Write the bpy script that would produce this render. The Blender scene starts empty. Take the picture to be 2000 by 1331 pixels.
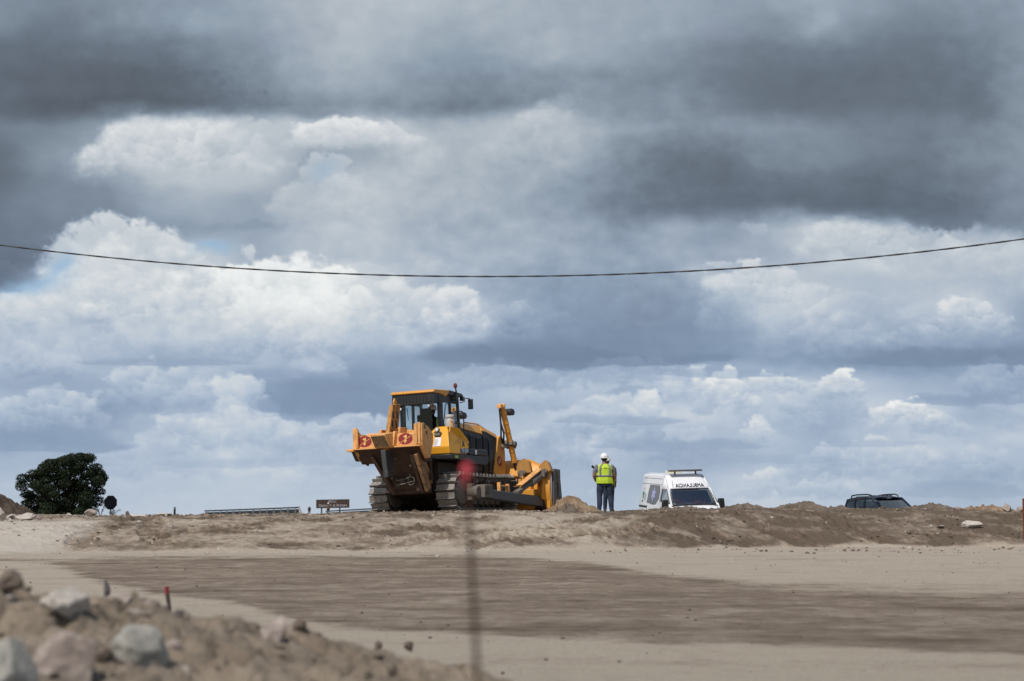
import bpy, bmesh, math, random
import numpy as np
from mathutils import Vector, Matrix, Euler, noise as mnoise

random.seed(7)
scene = bpy.context.scene
col = scene.collection
R = math.radians

# ---------------------------------------------------------------- camera
EYE = 1.0                      # lens height above the levelled ground, metres
FPX = 3333.3                   # focal length in pixels of the 2000 px wide photograph (60 mm)
PITCH = math.atan((1003 - 665.5) / FPX)
cam_data = bpy.data.cameras.new('camera')
cam = bpy.data.objects.new('camera', cam_data); col.objects.link(cam)
cam_data.sensor_width = 36.0; cam_data.lens = 60.0
cam_data.clip_start = 0.1; cam_data.clip_end = 20000
cam.location = (0, 0, EYE); cam.rotation_euler = (math.pi / 2 + PITCH, 0, 0)
cam_data.dof.use_dof = True; cam_data.dof.focus_distance = 48.0; cam_data.dof.aperture_fstop = 2.4
scene.camera = cam

# ---------------------------------------------------------------- light
SUN_ELEV = 50.0; SUN_AZ = 212.0          # compass style: 0 = +Y, clockwise; the sun is behind the camera, to its left
SKY_STRENGTH = 0.09
world = bpy.data.worlds.new("World"); scene.world = world; world.use_nodes = True
nt = world.node_tree; nt.nodes.clear()
wo = nt.nodes.new('ShaderNodeOutputWorld'); bg = nt.nodes.new('ShaderNodeBackground')
st = nt.nodes.new('ShaderNodeTexSky'); st.sky_type = 'NISHITA'; st.sun_disc = False
st.sun_elevation = R(SUN_ELEV); st.sun_rotation = R(SUN_AZ); st.altitude = 300; st.dust_density = 2.0
bg.inputs['Strength'].default_value = SKY_STRENGTH
nt.links.new(st.outputs[0], bg.inputs['Color']); nt.links.new(bg.outputs[0], wo.inputs['Surface'])
sd = bpy.data.lights.new('sun', 'SUN'); sd.energy = 3.2; sd.angle = R(0.8); sd.color = (1.0, 0.95, 0.88)
sun = bpy.data.objects.new('sun', sd); col.objects.link(sun)
_a = R(SUN_AZ); _e = R(SUN_ELEV)
SUNV = Vector((math.sin(_a) * math.cos(_e), math.cos(_a) * math.cos(_e), math.sin(_e)))
sun.rotation_euler = SUNV.to_track_quat('Z', 'Y').to_euler(); sun.location = (0, -20, 60)
scene.view_settings.view_transform = 'Standard'; scene.view_settings.look = 'None'
scene.view_settings.exposure = 0.0; scene.view_settings.gamma = 1.0
scene.render.engine = 'CYCLES'
scene.cycles.max_bounces = 8; scene.cycles.transparent_max_bounces = 16

def at(px, py, Y):
    """world point on the line of sight of photo pixel (px, py) at distance Y (used to measure the place)"""
    u = (px - 1000) / FPX; v = (665.5 - py) / FPX
    c, s = math.cos(PITCH), math.sin(PITCH)
    d = Vector((u, c - v * s, s + v * c)); d *= Y / d.y
    return Vector((d.x, Y, EYE + d.z))
# ---------------------------------------------------------------- noise helpers (numpy)
def _hash(ix, iy, seed):
    h = (ix.astype(np.int64) * 374761393 + iy.astype(np.int64) * 668265263 + seed * 982451653) & 0xffffffff
    h = ((h ^ (h >> 13)) * 1274126177) & 0xffffffff
    h = ((h ^ (h >> 16)) * 2246822519) & 0xffffffff
    h = h ^ (h >> 15)
    return (h & 0xffffff) / float(0xffffff)

def vnoise(x, y, seed=0):
    ix = np.floor(x); iy = np.floor(y)
    fx = x - ix; fy = y - iy
    ux = fx * fx * fx * (fx * (fx * 6 - 15) + 10); uy = fy * fy * fy * (fy * (fy * 6 - 15) + 10)
    ix = ix.astype(np.int64); iy = iy.astype(np.int64)
    def g(dx, dy):
        a = _hash(ix + dx, iy + dy, seed) * 6.2831853
        return np.cos(a) * (fx - dx) + np.sin(a) * (fy - dy)
    n0 = g(0, 0) * (1 - ux) + g(1, 0) * ux
    n1 = g(0, 1) * (1 - ux) + g(1, 1) * ux
    return (n0 * (1 - uy) + n1 * uy) * 1.45          # about -1..1

def fbm(x, y, octs=5, seed=0, gain=0.5, lac=2.03):
    s = np.zeros_like(x); a = 1.0; t = 0.0
    for o in range(octs):
        s += a * vnoise(x + 17.3 * o, y - 9.1 * o, seed + o); t += a
        a *= gain; x = x * lac; y = y * lac
    return s / t

def billow(x, y, octs=5, seed=0, gain=0.5):
    s = np.zeros_like(x); a = 1.0; t = 0.0
    for o in range(octs):
        s += a * (1 - 2 * np.abs(vnoise(x + 5.7 * o, y + 3.1 * o, seed + o))); t += a
        a *= gain; x = x * 2.07; y = y * 2.07
    return s / t

def sstep(a, b, x):
    t = np.clip((x - a) / (b - a), 0, 1)
    return t * t * (3 - 2 * t)

# ---------------------------------------------------------------- the cloudy sky, as a function of direction
SKY = [
 [145,138,140,150,155,170,180,190,190,185,180,172,172,168,160,158,170,155,145,150,155],
 [140,124,138,150,165,160,175,188,182,175,175,175,172,165,155,145,162,140,130,140,150],
 [110,106,115,120,135,150,172,185,172,162,168,175,165,148,132,125,122,120,118,130,148],
 [ 98, 96, 96,105,118,142,165,175,155,148,145,150,148,140,125,115,106,108,112,116,145],
 [112, 98, 92, 97,114,138,152,155,150,140,140,148,150,145,132,113,110,113,110,114,145],
 [128,138,158,214,210,195,196,214,195,185,190,190,165,150,145,148,142,130,128,130,145],
 [114,148,165,200,215,206,172,172,200,190,195,185,150,125,122,138,140,130,123,138,150],
 [110,135,145,190,197,192,165,192,190,185,175,165,140,118,110,122,118,108,116,128,145],
 [123,138,140,168,175,163,186,205,185,178,170,155,130,115,108,108,106,102,106,118,140],
 [122,133,136,150,156,168,190,205,180,178,178,170,160,172,160,172,205,190,125,130,140],
 [120,145,200,178,200,176,188,192,185,180,175,170,164,172,168,175,198,215,215,205,200],
 [126,180,225,222,214,200,206,215,190,180,170,165,162,162,192,205,192,190,190,190,190],
 [188,205,226,220,234,236,228,208,192,200,176,162,158,158,172,212,200,186,190,205,172],
 [196,212,200,208,216,204,208,208,206,200,164,154,150,152,156,180,188,182,178,176,166],
 [196,198,186,172,184,188,182,172,164,148,138,136,138,148,162,166,160,152,148,148,150],
 [176,172,180,194,190,166,155,155,166,184,190,190,190,192,196,206,196,190,180,176,168],
 [188,198,160,174,198,176,156,150,156,176,184,190,194,202,204,194,180,200,202,186,190],
 [164,166,170,190,212,205,198,198,190,186,196,204,196,190,188,194,180,190,195,190,195],
 [180,184,186,196,205,205,200,195,190,190,195,190,190,178,176,184,184,195,200,195,186],
 [190,190,190,192,196,196,195,192,190,188,186,185,182,180,192,204,200,192,182,172,184],
 [194,194,194,196,198,198,198,196,196,194,192,190,190,190,196,200,198,192,186,184,188],
]
# cloud masses with an edge: x, y, rx, ry, tilt in degrees, brightness at their upper edge, at their base, softness, strength
PUFFS = [
 (672,248,112,22,3,244,212,.3,1.0),(735,268,38,20,40,236,205,.4,.8),(300,268,90,38,14,228,205,.5,.6),(430,275,110,38,-4,218,200,.6,.55),(330,330,70,60,30,216,195,.8,.5),
 (620,325,45,42,-20,160,158,.5,.6),(655,372,60,26,-25,206,188,.5,.6),(1090,240,70,38,-30,205,185,.7,.6),(1060,290,60,30,20,200,180,.8,.5),
 (395,545,70,36,0,232,196,.5,.5),(190,560,78,72,0,228,212,.35,.75),(215,480,48,30,20,214,200,.5,.6),(330,505,50,34,0,218,205,.5,.6),(480,495,18,28,0,222,205,.4,.8),
 (430,585,108,42,8,238,222,.22,.85),(560,590,60,38,30,242,228,.3,.85),(390,640,90,30,-8,222,205,.4,.6),(100,640,85,48,0,216,202,.45,.6),(185,635,32,20,30,172,178,.4,.75),(225,668,42,24,30,182,186,.5,.6),
 (650,592,38,34,-30,238,214,.35,.75),(885,620,44,38,0,216,190,.3,.8),(800,610,60,30,0,204,190,.5,.5),(1015,628,26,24,20,182,168,.4,.6),(760,655,110,26,0,206,186,.5,.6),
 (500,655,190,36,-2,204,190,.4,.6),(340,708,170,9,-1,170,172,.6,.7),(620,712,28,20,0,208,196,.5,.7),(420,742,60,30,0,198,190,.5,.5),(300,760,55,26,30,202,190,.5,.6),
 (100,800,130,36,-8,202,185,.35,.6),(480,830,110,42,20,216,205,.35,.7),(400,790,50,30,35,214,200,.5,.6),(560,780,170,24,3,152,148,.6,.6),(90,868,150,20,3,160,160,.5,.55),
 (660,840,80,20,-2,208,198,.4,.6),(1290,600,230,70,6,160,150,.35,.55),(1080,695,230,26,0,140,132,.5,.7),(1470,560,60,26,50,222,198,.4,.75),(1520,580,90,40,20,210,192,.6,.5),(1410,520,52,14,-12,216,198,.4,.7),
 (1620,475,40,34,20,214,200,.5,.6),(1720,470,130,34,3,214,198,.4,.6),(1880,505,120,36,0,206,194,.5,.55),(1900,618,60,18,28,214,192,.4,.8),(1860,700,210,20,0,142,138,.5,.75),
 (1345,748,24,28,-30,224,205,.3,.8),(1415,778,34,32,20,226,198,.28,.8),(1520,748,50,15,-4,220,205,.3,.8),(1645,742,30,26,10,226,205,.25,.9),(1560,780,90,26,-10,206,192,.5,.6),
 (1765,802,64,20,6,228,205,.28,.85),(1820,816,22,12,0,222,200,.3,.7),(1482,842,28,14,-8,216,196,.35,.75),(1350,690,110,14,2,176,168,.6,.5),(1200,740,260,24,2,196,184,.4,.5),(1240,770,120,22,4,164,156,.5,.55),
 (1180,832,150,34,-6,206,190,.35,.6),(1265,805,34,26,-10,212,194,.4,.6),(1080,795,120,12,2,192,178,.5,.5),(1860,776,150,14,2,168,166,.5,.6),(1930,745,90,14,-4,188,180,.5,.5),
 (1100,885,120,18,0,204,190,.4,.5),(1320,870,200,10,0,172,170,.6,.5),(1750,900,190,22,-2,206,192,.4,.5),(1560,955,160,16,-4,210,196,.4,.55),(1880,955,170,18,3,166,166,.5,.6),(900,945,200,12,0,198,188,.5,.4),
 (60,500,110,36,-5,118,122,.45,.7),(30,585,40,14,-8,206,196,.5,.6),(300,165,310,62,6,88,96,.75,.45),(1500,375,260,46,8,108,104,.7,.5),(1780,400,200,40,10,100,104,.45,.55),(1580,185,260,50,4,108,106,.8,.45),(560,222,200,14,2,148,150,.6,.5),(980,200,180,22,-4,138,140,.7,.5),(1620,40,40,38,30,178,165,.7,.6),(400,45,46,34,-20,172,160,.7,.5),(240,45,30,24,-20,156,146,.7,.5),(1060,68,44,20,-10,186,172,.7,.5),
 (505,445,120,18,-2,148,150,.6,.5),(1480,455,46,26,30,200,180,.6,.5),
]
# main cumulus: x, base y, width, height, brightness of crown, of base, opacity
CUMULUS = [
 (340,338,340,118,242,196,.85),(690,285,210,58,236,206,.8),(640,440,150,110,214,186,.6),(1090,330,190,120,208,170,.6),(480,300,120,70,216,190,.5),
 (230,640,330,190,232,196,.75),(90,690,240,120,222,186,.7),(420,660,300,120,244,206,.85),(560,625,180,110,246,222,.8),(660,640,120,90,240,205,.7),(800,660,240,90,222,186,.7),(890,650,110,70,220,186,.8),
 (520,700,320,60,212,172,.6),(1010,650,70,50,186,160,.6),(620,735,90,44,212,180,.7),(60,730,140,50,216,176,.7),(300,800,200,80,206,168,.7),(90,840,220,70,208,170,.75),(440,880,260,120,220,186,.7),(580,900,200,70,206,184,.6),(700,850,150,40,212,186,.7),
 (1500,640,234,93,218,182,.65),(1440,600,90,80,226,186,.8),(1720,510,324,79,224,188,.75),(1900,540,240,90,214,186,.7),(1890,655,150,60,216,176,.8),(1600,700,220,90,200,168,.6),(1760,700,220,80,196,160,.5),
 (1345,785,70,60,230,186,.9),(1415,810,90,70,232,182,.9),(1520,765,110,34,226,188,.9),(1645,775,80,50,236,190,.95),(1600,830,170,70,210,180,.7),(1765,835,130,50,236,188,.95),(1482,862,60,34,224,188,.85),(1830,850,120,40,214,184,.7),
 (1180,870,260,80,212,172,.7),(1265,830,80,50,220,180,.8),(1050,905,200,60,206,176,.6),(1120,920,160,50,208,182,.7),(1700,930,320,60,210,180,.7),(1560,975,260,50,212,184,.8),(1900,930,200,50,202,172,.6),(1960,780,160,60,196,164,.6),
 (1240,745,260,40,198,170,.6),(980,760,240,40,200,170,.5),(1320,900,120,40,196,172,.5),(720,930,220,50,206,184,.5),(300,930,260,60,206,184,.5),(1620,60,187,84,186,150,.32),(400,75,204,72,178,140,.32),(240,70,153,60,162,130,.32),(1070,95,221,60,190,165,.32),(1880,70,238,60,165,135,.32),(60,70,204,72,155,125,.32)]
UNDERSIDES = [(1130, 694, 330, 26, 140, .75), (1300, 640, 220, 60, 152, .35), (650, 786, 190, 24, 152, .75), (110, 868, 170, 18, 160, .7), (100, 752, 150, 12, 170, .5), (1860, 702, 230, 16, 144, .8), (1330, 872, 190, 9, 168, .6), (1890, 782, 150, 9, 164, .7), (330, 708, 190, 7, 168, .7),
 (1900, 962, 160, 12, 166, .6), (860, 908, 220, 8, 174, .5), (1500, 898, 170, 8, 174, .5), (1700, 868, 120, 7, 176, .5), (1210, 820, 150, 9, 166, .55), (480, 905, 200, 9, 180, .5), (560, 728, 120, 7, 160, .5), (1420, 730, 150, 8, 160, .5), (300, 800, 130, 10, 166, .4)]
BLUE = [(60,560,70,16,-8),(415,482,34,10,0),(118,520,34,20,-30),(628,332,34,26,-20),(1000,990,3000,60,0)]

def sky_srgb(px, py):
    """sRGB colour (0..255) of the cloud deck; px, py are angular coordinates (about 3333 per radian)"""
    X = np.abs(px); X = 2000 - np.abs(2000 - np.mod(X, 4000)); Y = np.abs(py)
    Y = np.clip(Y, 0, 1150)
    # two scales of turbulence, flatter towards the horizon as the deck recedes
    flat = 0.78 + 0.22 * (1 - np.clip(py, 0, 1000) / 1000.0)
    a = fbm(px / 190, py / (130 * flat), 5, 11); b = fbm(px / 190 + 40, py / (130 * flat) + 7, 5, 31)
    c = fbm(px / 48, py / (36 * flat), 4, 51); d = fbm(px / 48 + 9, py / (36 * flat) + 3, 4, 71)
    wx = X + 34 * a + 13 * c; wy = Y + (26 * b + 9 * d) * flat
    G = np.array(SKY, float)
    gx = np.clip(wx / 100, 0, 19.999); gy = np.clip(wy / 50, 0, 19.999)
    ix = gx.astype(int); iy = gy.astype(int); fx = gx - ix; fy = gy - iy
    fx = .5 * fx + .5 * fx * fx * (3 - 2 * fx); fy = .5 * fy + .5 * fy * fy * (3 - 2 * fy)
    L = (G[iy, ix] * (1 - fx) + G[iy, ix + 1] * fx) * (1 - fy) + (G[iy + 1, ix] * (1 - fx) + G[iy + 1, ix + 1] * fx) * fy
    bl = billow(px / 70, py / (52 * flat), 5, 91, .55)
    e1 = fbm(px / 34, py / (28 * flat), 5, 131, .62)
    wx = X + 24 * a + 12 * c; wy = Y + (16 * b + 10 * d) * flat
    for (cx, cy, rx, ry, tilt, top, base, soft, k) in PUFFS:
        t = math.radians(tilt); ca, sa = math.cos(t), math.sin(t)
        R = max(rx, ry) * 2.6 + 90
        m = (np.abs(X - cx) < R) & (np.abs(Y - cy) < R)
        if not m.any(): continue
        dx = wx[m] - cx; dy = wy[m] - cy
        u = (dx * ca + dy * sa) / rx; v = (-dx * sa + dy * ca) / ry
        vv = np.where(v > 0, v * 1.0, v * 0.9)
        r = .92 - np.sqrt(u * u + vv * vv) + 0.50 * e1[m] - 0.30 * bl[m] + .55 * c[m]
        s_up = soft * .45 + .02; s_dn = soft * 1.1 + .25          # crisp upper edges, soft bases
        w = sstep(0, 1, .5 + .5 * np.clip(v, -1, 1))
        s = s_up * (1 - w) + s_dn * w
        mask = sstep(-0.02, s, r) * k * .92
        val = top * (1 - w) + base * w - 4 * bl[m]
        L[m] = L[m] * (1 - mask) + val * mask
    zone = sstep(-.25, .35, fbm(px / 210, py / 150, 3, 401))
    e = fbm(px / 22, py / 18, 4, 171, .6)
    L = L + (1.5 + 3.0 * sstep(150, 205, L)) * (.4 + .6 * zone) * (.6 * e - .3 * bl) + 4.0 * a + 3.5 * c
    # cumulus built of overlapping rounded lobes, lit from above, with soft flat bases
    e2 = fbm(px / 13, py / 12, 4, 181, .6); f2 = fbm(px / 40, py / 36, 4, 191, .55); f3 = fbm(px / 38 + 7, py / 38, 4, 195, .55); e3 = fbm(px / 13 + 5, py / 12, 4, 185, .6)
    rs = np.random.RandomState(5)
    jobs = []; L0 = L.copy()
    for (cx, by, w, h, top, base, k) in CUMULUS: jobs.append((by, cx, w, h, top, base, k, 1))
    for i in range(70):
        by = rs.uniform(520, 985); far = (by - 520) / 465.0
        w = rs.uniform(70, 210) * (1.0 - .35 * far); jobs.append((by, rs.uniform(-80, 2080), w, w * rs.uniform(.22, .42), 0, 0, rs.uniform(.25, .6), 0))
    for (by, cx, w, h, top, base, k, absolute) in sorted(jobs, key=lambda j: -j[0]):
        m = (np.abs(X - cx) < w * .75 + 40) & (Y < by + h * .5 + 30) & (Y > by - h * 1.5 - 40)
        if not m.any(): continue
        x_ = X[m] + 22 * a[m] + 20 * d[m] + 9 * f3[m] + 5 * e2[m]; y_ = Y[m] + 14 * b[m] + 15 * c[m] + 9 * f2[m] + 5 * e3[m]
        ragged = .15 + .8 * rs.uniform(0, 1) * sstep(-.3, .3, a[m] + .8 * d[m])
        best = np.full(x_.shape, -9.0); lit = np.zeros_like(x_)
        for q in range(int(16 + w / 7)):
            u = rs.uniform(-1, 1); hh = h * (1 - abs(u) ** 2.2) * rs.uniform(.1, 1)
            rr = h * rs.uniform(.16, .36) * (1.1 - .35 * hh / h) + 5
            qx = cx + u * w / 2; qy = by - hh
            dx = (x_ - qx) / (rr * 1.2); dy = (y_ - qy) / rr; g = 1 - dx * dx - dy * dy + .55 * hh / h
            t = g > best; best = np.where(t, g, best)
            l_ = -.25 * dx - .95 * dy; lit = np.where(t, l_, lit)
        cov = sstep(-.15, .5 + ragged + .9 * sstep(by - h * .3, by + h * .15, y_), best + .75 * e1[m] + .35 * f2[m])
        fade = sstep(by + h * .42, by - h * .12, y_)
        v = np.clip((by - y_) / h, -.3, 1.3)
        shade = np.clip(.26 + .46 * v + .26 * np.clip(lit, -1, 1) + .30 * f2[m] + .16 * e1[m] + .25 * a[m], 0, 1)
        if absolute: val = (base - 14) + (top + 4 - base + 14) * shade
        else: val = L[m] + 26 * (shade - .5)
        al = cov * fade * k
        L[m] = L[m] * (1 - al) + val * al
    # the near dark decks overhead hang in front of the bright cumulus, with long flat undersides
    yb1 = np.interp(X, [0, 200, 320, 420, 560, 640, 770, 900, 1000, 1080, 1200, 2000], [232, 236, 236, 226, 222, 232, 236, 224, 218, 188, 172, 172])
    yb2 = np.interp(X, [0, 1000, 1100, 1200, 1400, 1500, 1600, 1700, 1850, 2000], [-200, 200, 400, 420, 402, 394, 418, 436, 448, 458])
    veil = np.maximum(sstep(-14, 16, yb1 - Y + 14 * c + 10 * f2 + 12 * a), sstep(-16, 22, yb2 - Y + 16 * c + 12 * f2 + 14 * a) * sstep(980, 1180, X))
    L0 = L0 - 15 * sstep(70, 8, yb1 - Y) * sstep(1150, 850, X) * (yb1 > Y - 40)
    L = L * (1 - veil) + (L0 + 3 * f2 + 5 * c) * veil
    L = np.where(Y > 300, L + (L - 184) * .20 * sstep(430, 620, Y), L)
    mid = np.exp(-((X - 1050) / 420) ** 4 - ((Y - 400) / 260) ** 4); L = L + mid * (8 * f3 + 8 * c + 9 * a)
    for (cx, cy, rx, ry, Lb, k) in UNDERSIDES:
        m = (np.abs(X - cx) < rx * 1.5) & (np.abs(Y - cy) < ry * 3 + 30)
        u = (X[m] + 30 * a[m] + 14 * d[m] - cx) / rx; v = (Y[m] + 9 * b[m] + 4 * c[m] - cy) / ry
        r = 1 - np.sqrt(np.abs(u) ** 2.6 + np.where(v > 0, v * v * 1.0, v * v * .30)) + .12 * f2[m]
        al = k * sstep(0, .16 + .6 * sstep(.6, -1.2, v), r); L[m] = L[m] * (1 - al) + (Lb + 4 * f3[m]) * al
    L = np.where(L < 122, L + (122 - L) * .30, L); L = np.clip(L, 70, 240)
    stops = np.array([70, 95, 115, 140, 160, 180, 200, 220, 242], float)
    r_ = np.interp(L, stops, [66, 86, 103, 126, 145, 168, 192, 216, 240])
    b_ = np.interp(L, stops, [82, 109, 131, 158, 178, 194, 208, 223, 241])
    b_ = b_ - 3.5 * sstep(520, 300, Y) * sstep(210, 180, L); r_ = r_ + 1.5 * sstep(520, 300, Y)
    low = sstep(420, 760, Y) * sstep(225, 190, L)
    r_ = r_ - 4 * low; b_ = b_ + 7 * low
    warm = fbm(px / 260, py / 160, 3, 211) * 3 - 1
    out = np.stack([r_ + warm, L - .4 * np.abs(warm), b_ + .4 * warm], -1)
    for (cx, cy, rx, ry, tilt) in BLUE:
        t = math.radians(tilt); dx = wx - cx; dy = wy - cy
        u = (dx * math.cos(t) + dy * math.sin(t)) / rx; v = (-dx * math.sin(t) + dy * math.cos(t)) / ry
        m = np.exp(-(u * u + v * v))[..., None] * ((.75 if cx < 600 else .35) if cy < 900 else .25)
        out = out * (1 - m) + np.array([150, 184, 214.]) * m if cy < 900 else out * (1 - m) + np.array([188, 200, 211.]) * m
    return np.clip(out, 0, 250)
# ---------------------------------------------------------------- scene helpers
def lin(c):
    return tuple(((v / 255) / 12.92 if v / 255 <= .04045 else ((v / 255 + .055) / 1.055) ** 2.4) for v in c)

def tag(o, label=None, cat=None, group=None, kind=None):
    if label: o['label'] = label
    if cat: o['category'] = cat
    if group: o['group'] = group
    if kind: o['kind'] = kind
    return o

def empty(name, loc=(0, 0, 0), rot=(0, 0, 0)):
    e = bpy.data.objects.new(name, None); col.objects.link(e)
    e.location = loc; e.rotation_euler = rot; e.empty_display_size = .3
    return e

def mesh_np(name, verts, faces, mats=None, parent=None, smooth=True):
    """verts (n,3) array, faces (m,4) or (m,3) int array"""
    me = bpy.data.meshes.new(name)
    n = len(verts); m = len(faces); k = faces.shape[1]
    me.vertices.add(n); me.vertices.foreach_set('co', np.asarray(verts, np.float32).ravel())
    me.loops.add(m * k); me.loops.foreach_set('vertex_index', np.asarray(faces, np.int32).ravel())
    me.polygons.add(m); me.polygons.foreach_set('loop_start', np.arange(0, m * k, k, dtype=np.int32))
    me.polygons.foreach_set('loop_total', np.full(m, k, np.int32))
    me.polygons.foreach_set('use_smooth', np.full(m, smooth, bool))
    me.update(calc_edges=True); me.validate()
    o = bpy.data.objects.new(name, me); col.objects.link(o)
    if mats: me.materials.append(mats)
    if parent: o.parent = parent
    return o

def grid_faces(nr, nc, wrap=False):
    r = np.arange(nr - 1)[:, None]; c = np.arange(nc if wrap else nc - 1)[None, :]
    c2 = (c + 1) % nc
    a = r * nc + c; b = r * nc + c2; d = (r + 1) * nc + c; e = (r + 1) * nc + c2
    return np.stack([a, b, e, d], -1).reshape(-1, 4)

class MB:
    """collects shapes and links them as one mesh object"""
    def __init__(self): self.bm = bmesh.new()
    def _new(self, verts, faces):
        vs = [self.bm.verts.new(v) for v in verts]
        for f in faces:
            try: self.bm.faces.new([vs[i] for i in f])
            except ValueError: pass
        return vs
    def box(self, x0, x1, y0, y1, z0, z1, rot=None, piv=None, M=None):
        vs = [Vector((x, y, z)) for x in (x0, x1) for y in (y0, y1) for z in (z0, z1)]
        if rot:
            p = Vector(piv) if piv is not None else sum(vs, Vector()) / 8
            m = Euler(rot).to_matrix(); vs = [m @ (v - p) + p for v in vs]
        if M: vs = [M @ v for v in vs]
        self._new(vs, [(0, 1, 3, 2), (4, 6, 7, 5), (0, 4, 5, 1), (2, 3, 7, 6), (0, 2, 6, 4), (1, 5, 7, 3)])
        return self
    def prism(self, pts, a, b, axis='y'):
        """pts: outline; axis y: pts are (x, z) extruded from y=a to y=b; axis x: pts (y, z); axis z: pts (x, y)"""
        f = {'y': lambda p, t: (p[0], t, p[1]), 'x': lambda p, t: (t, p[0], p[1]), 'z': lambda p, t: (p[0], p[1], t)}[axis]
        n = len(pts); vs = [f(p, a) for p in pts] + [f(p, b) for p in pts]
        fc = [tuple(range(n)), tuple(range(2 * n - 1, n - 1, -1))] + [(i, i + n, (i + 1) % n + n, (i + 1) % n) for i in range(n)]
        self._new(vs, fc); return self
    def hexa(self, lo, hi):
        """two quads (4 points each), lower and upper"""
        self._new(list(lo) + list(hi), [(3, 2, 1, 0), (4, 5, 6, 7)] + [(i, (i + 1) % 4, (i + 1) % 4 + 4, i + 4) for i in range(4)]); return self
    def tube(self, pts, r, seg=10, cap=True, flat=1.0):
        pts = [Vector(p) for p in pts]; n = len(pts)
        rs = r if isinstance(r, (list, tuple)) else [r] * n
        rings = []; prev = None
        for i, p in enumerate(pts):
            t = (pts[min(i + 1, n - 1)] - pts[max(i - 1, 0)]).normalized()
            if prev is None:
                up = Vector((0, 0, 1)) if abs(t.z) < .9 else Vector((1, 0, 0))
                u = t.cross(up).normalized()
            else: u = (prev - t * prev.dot(t)).normalized()
            v = t.cross(u); prev = u
            rings.append([self.bm.verts.new(p + (u * math.cos(k * 2 * math.pi / seg) + v * flat * math.sin(k * 2 * math.pi / seg)) * rs[i]) for k in range(seg)])
        for a, b in zip(rings, rings[1:]):
            for k in range(seg): self.bm.faces.new((a[k], a[(k + 1) % seg], b[(k + 1) % seg], b[k]))
        if cap:
            self.bm.faces.new(rings[0][::-1]); self.bm.faces.new(rings[-1])
        return self
    def cyl(self, p0, p1, r0, r1=None, seg=20): return self.tube([p0, p1], [r0, r0 if r1 is None else r1], seg)
    def lathe(self, prof, seg=24, M=None, close=True):
        """prof: (r, z) pairs round local z"""
        M = M or Matrix(); rings = []
        for r, z in prof:
            rings.append([self.bm.verts.new(M @ Vector((r * math.cos(k * 2 * math.pi / seg), r * math.sin(k * 2 * math.pi / seg), z))) for k in range(seg)] if r > 1e-6 else [self.bm.verts.new(M @ Vector((0, 0, z)))])
        for a, b in zip(rings, rings[1:]):
            for k in range(seg):
                k2 = (k + 1) % seg
                if len(a) == 1 and len(b) == 1: continue
                if len(a) == 1: self.bm.faces.new((a[0], b[k2], b[k]))
                elif len(b) == 1: self.bm.faces.new((a[k], a[k2], b[0]))
                else: self.bm.faces.new((a[k], a[k2], b[k2], b[k]))
        if close:
            if len(rings[0]) > 1: self.bm.faces.new(rings[0][::-1])
            if len(rings[-1]) > 1: self.bm.faces.new(rings[-1])
        return self
    def ell(self, c, r, seg=16, rows=10, rot=None):
        M = Matrix.Translation(c) @ (Euler(rot).to_matrix().to_4x4() if rot else Matrix()) @ Matrix.Diagonal((r[0], r[1], r[2], 1))
        return self.lathe([(math.sin(math.pi * i / rows) if 0 < i < rows else 0, -math.cos(math.pi * i / rows)) for i in range(rows + 1)], seg, M)
    def quadgrid(self, P):
        """P: rows of points"""
        vs = [[self.bm.verts.new(p) for p in row] for row in P]
        for a, b in zip(vs, vs[1:]):
            for k in range(len(a) - 1): self.bm.faces.new((a[k], a[k + 1], b[k + 1], b[k]))
        return self
    def build(self, name, mat, parent=None, bevel=0.0, smooth=35, solid=0.0, seg=2):
        bmesh.ops.recalc_face_normals(self.bm, faces=self.bm.faces)
        me = bpy.data.meshes.new(name); self.bm.to_mesh(me); self.bm.free()
        me.materials.append(mat)
        o = bpy.data.objects.new(name, me); col.objects.link(o)
        if parent: o.parent = parent
        if smooth:
            me.polygons.foreach_set('use_smooth', [True] * len(me.polygons)); me.set_sharp_from_angle(angle=R(smooth))
        if solid:
            m = o.modifiers.new('solid', 'SOLIDIFY'); m.thickness = solid; m.offset = 0
        if bevel:
            m = o.modifiers.new('bevel', 'BEVEL'); m.width = bevel; m.segments = seg; m.limit_method = 'ANGLE'; m.angle_limit = R(35)
            m.harden_normals = False
        return o

def text_mesh(name, s, size, mat, parent, M, extrude=.001, mirror=False, bold=0.0):
    cu = bpy.data.curves.new(name, 'FONT'); cu.body = s; cu.size = size; cu.extrude = extrude; cu.align_x = 'CENTER'; cu.align_y = 'CENTER'
    cu.offset = bold; cu.resolution_u = 3
    t = bpy.data.objects.new(name + '_tmp', cu); col.objects.link(t)
    dg = bpy.context.evaluated_depsgraph_get(); me = bpy.data.meshes.new_from_object(t.evaluated_get(dg))
    bpy.data.objects.remove(t); me.name = name
    me.transform(M @ Matrix.Diagonal((-1 if mirror else 1, 1, 1, 1)))
    if mirror: me.flip_normals()
    me.materials.clear(); me.materials.append(mat)
    o = bpy.data.objects.new(name, me); col.objects.link(o); o.parent = parent
    return o

# ---------------------------------------------------------------- materials
def nodes(name):
    m = bpy.data.materials.new(name); m.use_nodes = True
    n = m.node_tree; b = n.nodes['Principled BSDF']
    return m, n, b

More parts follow.
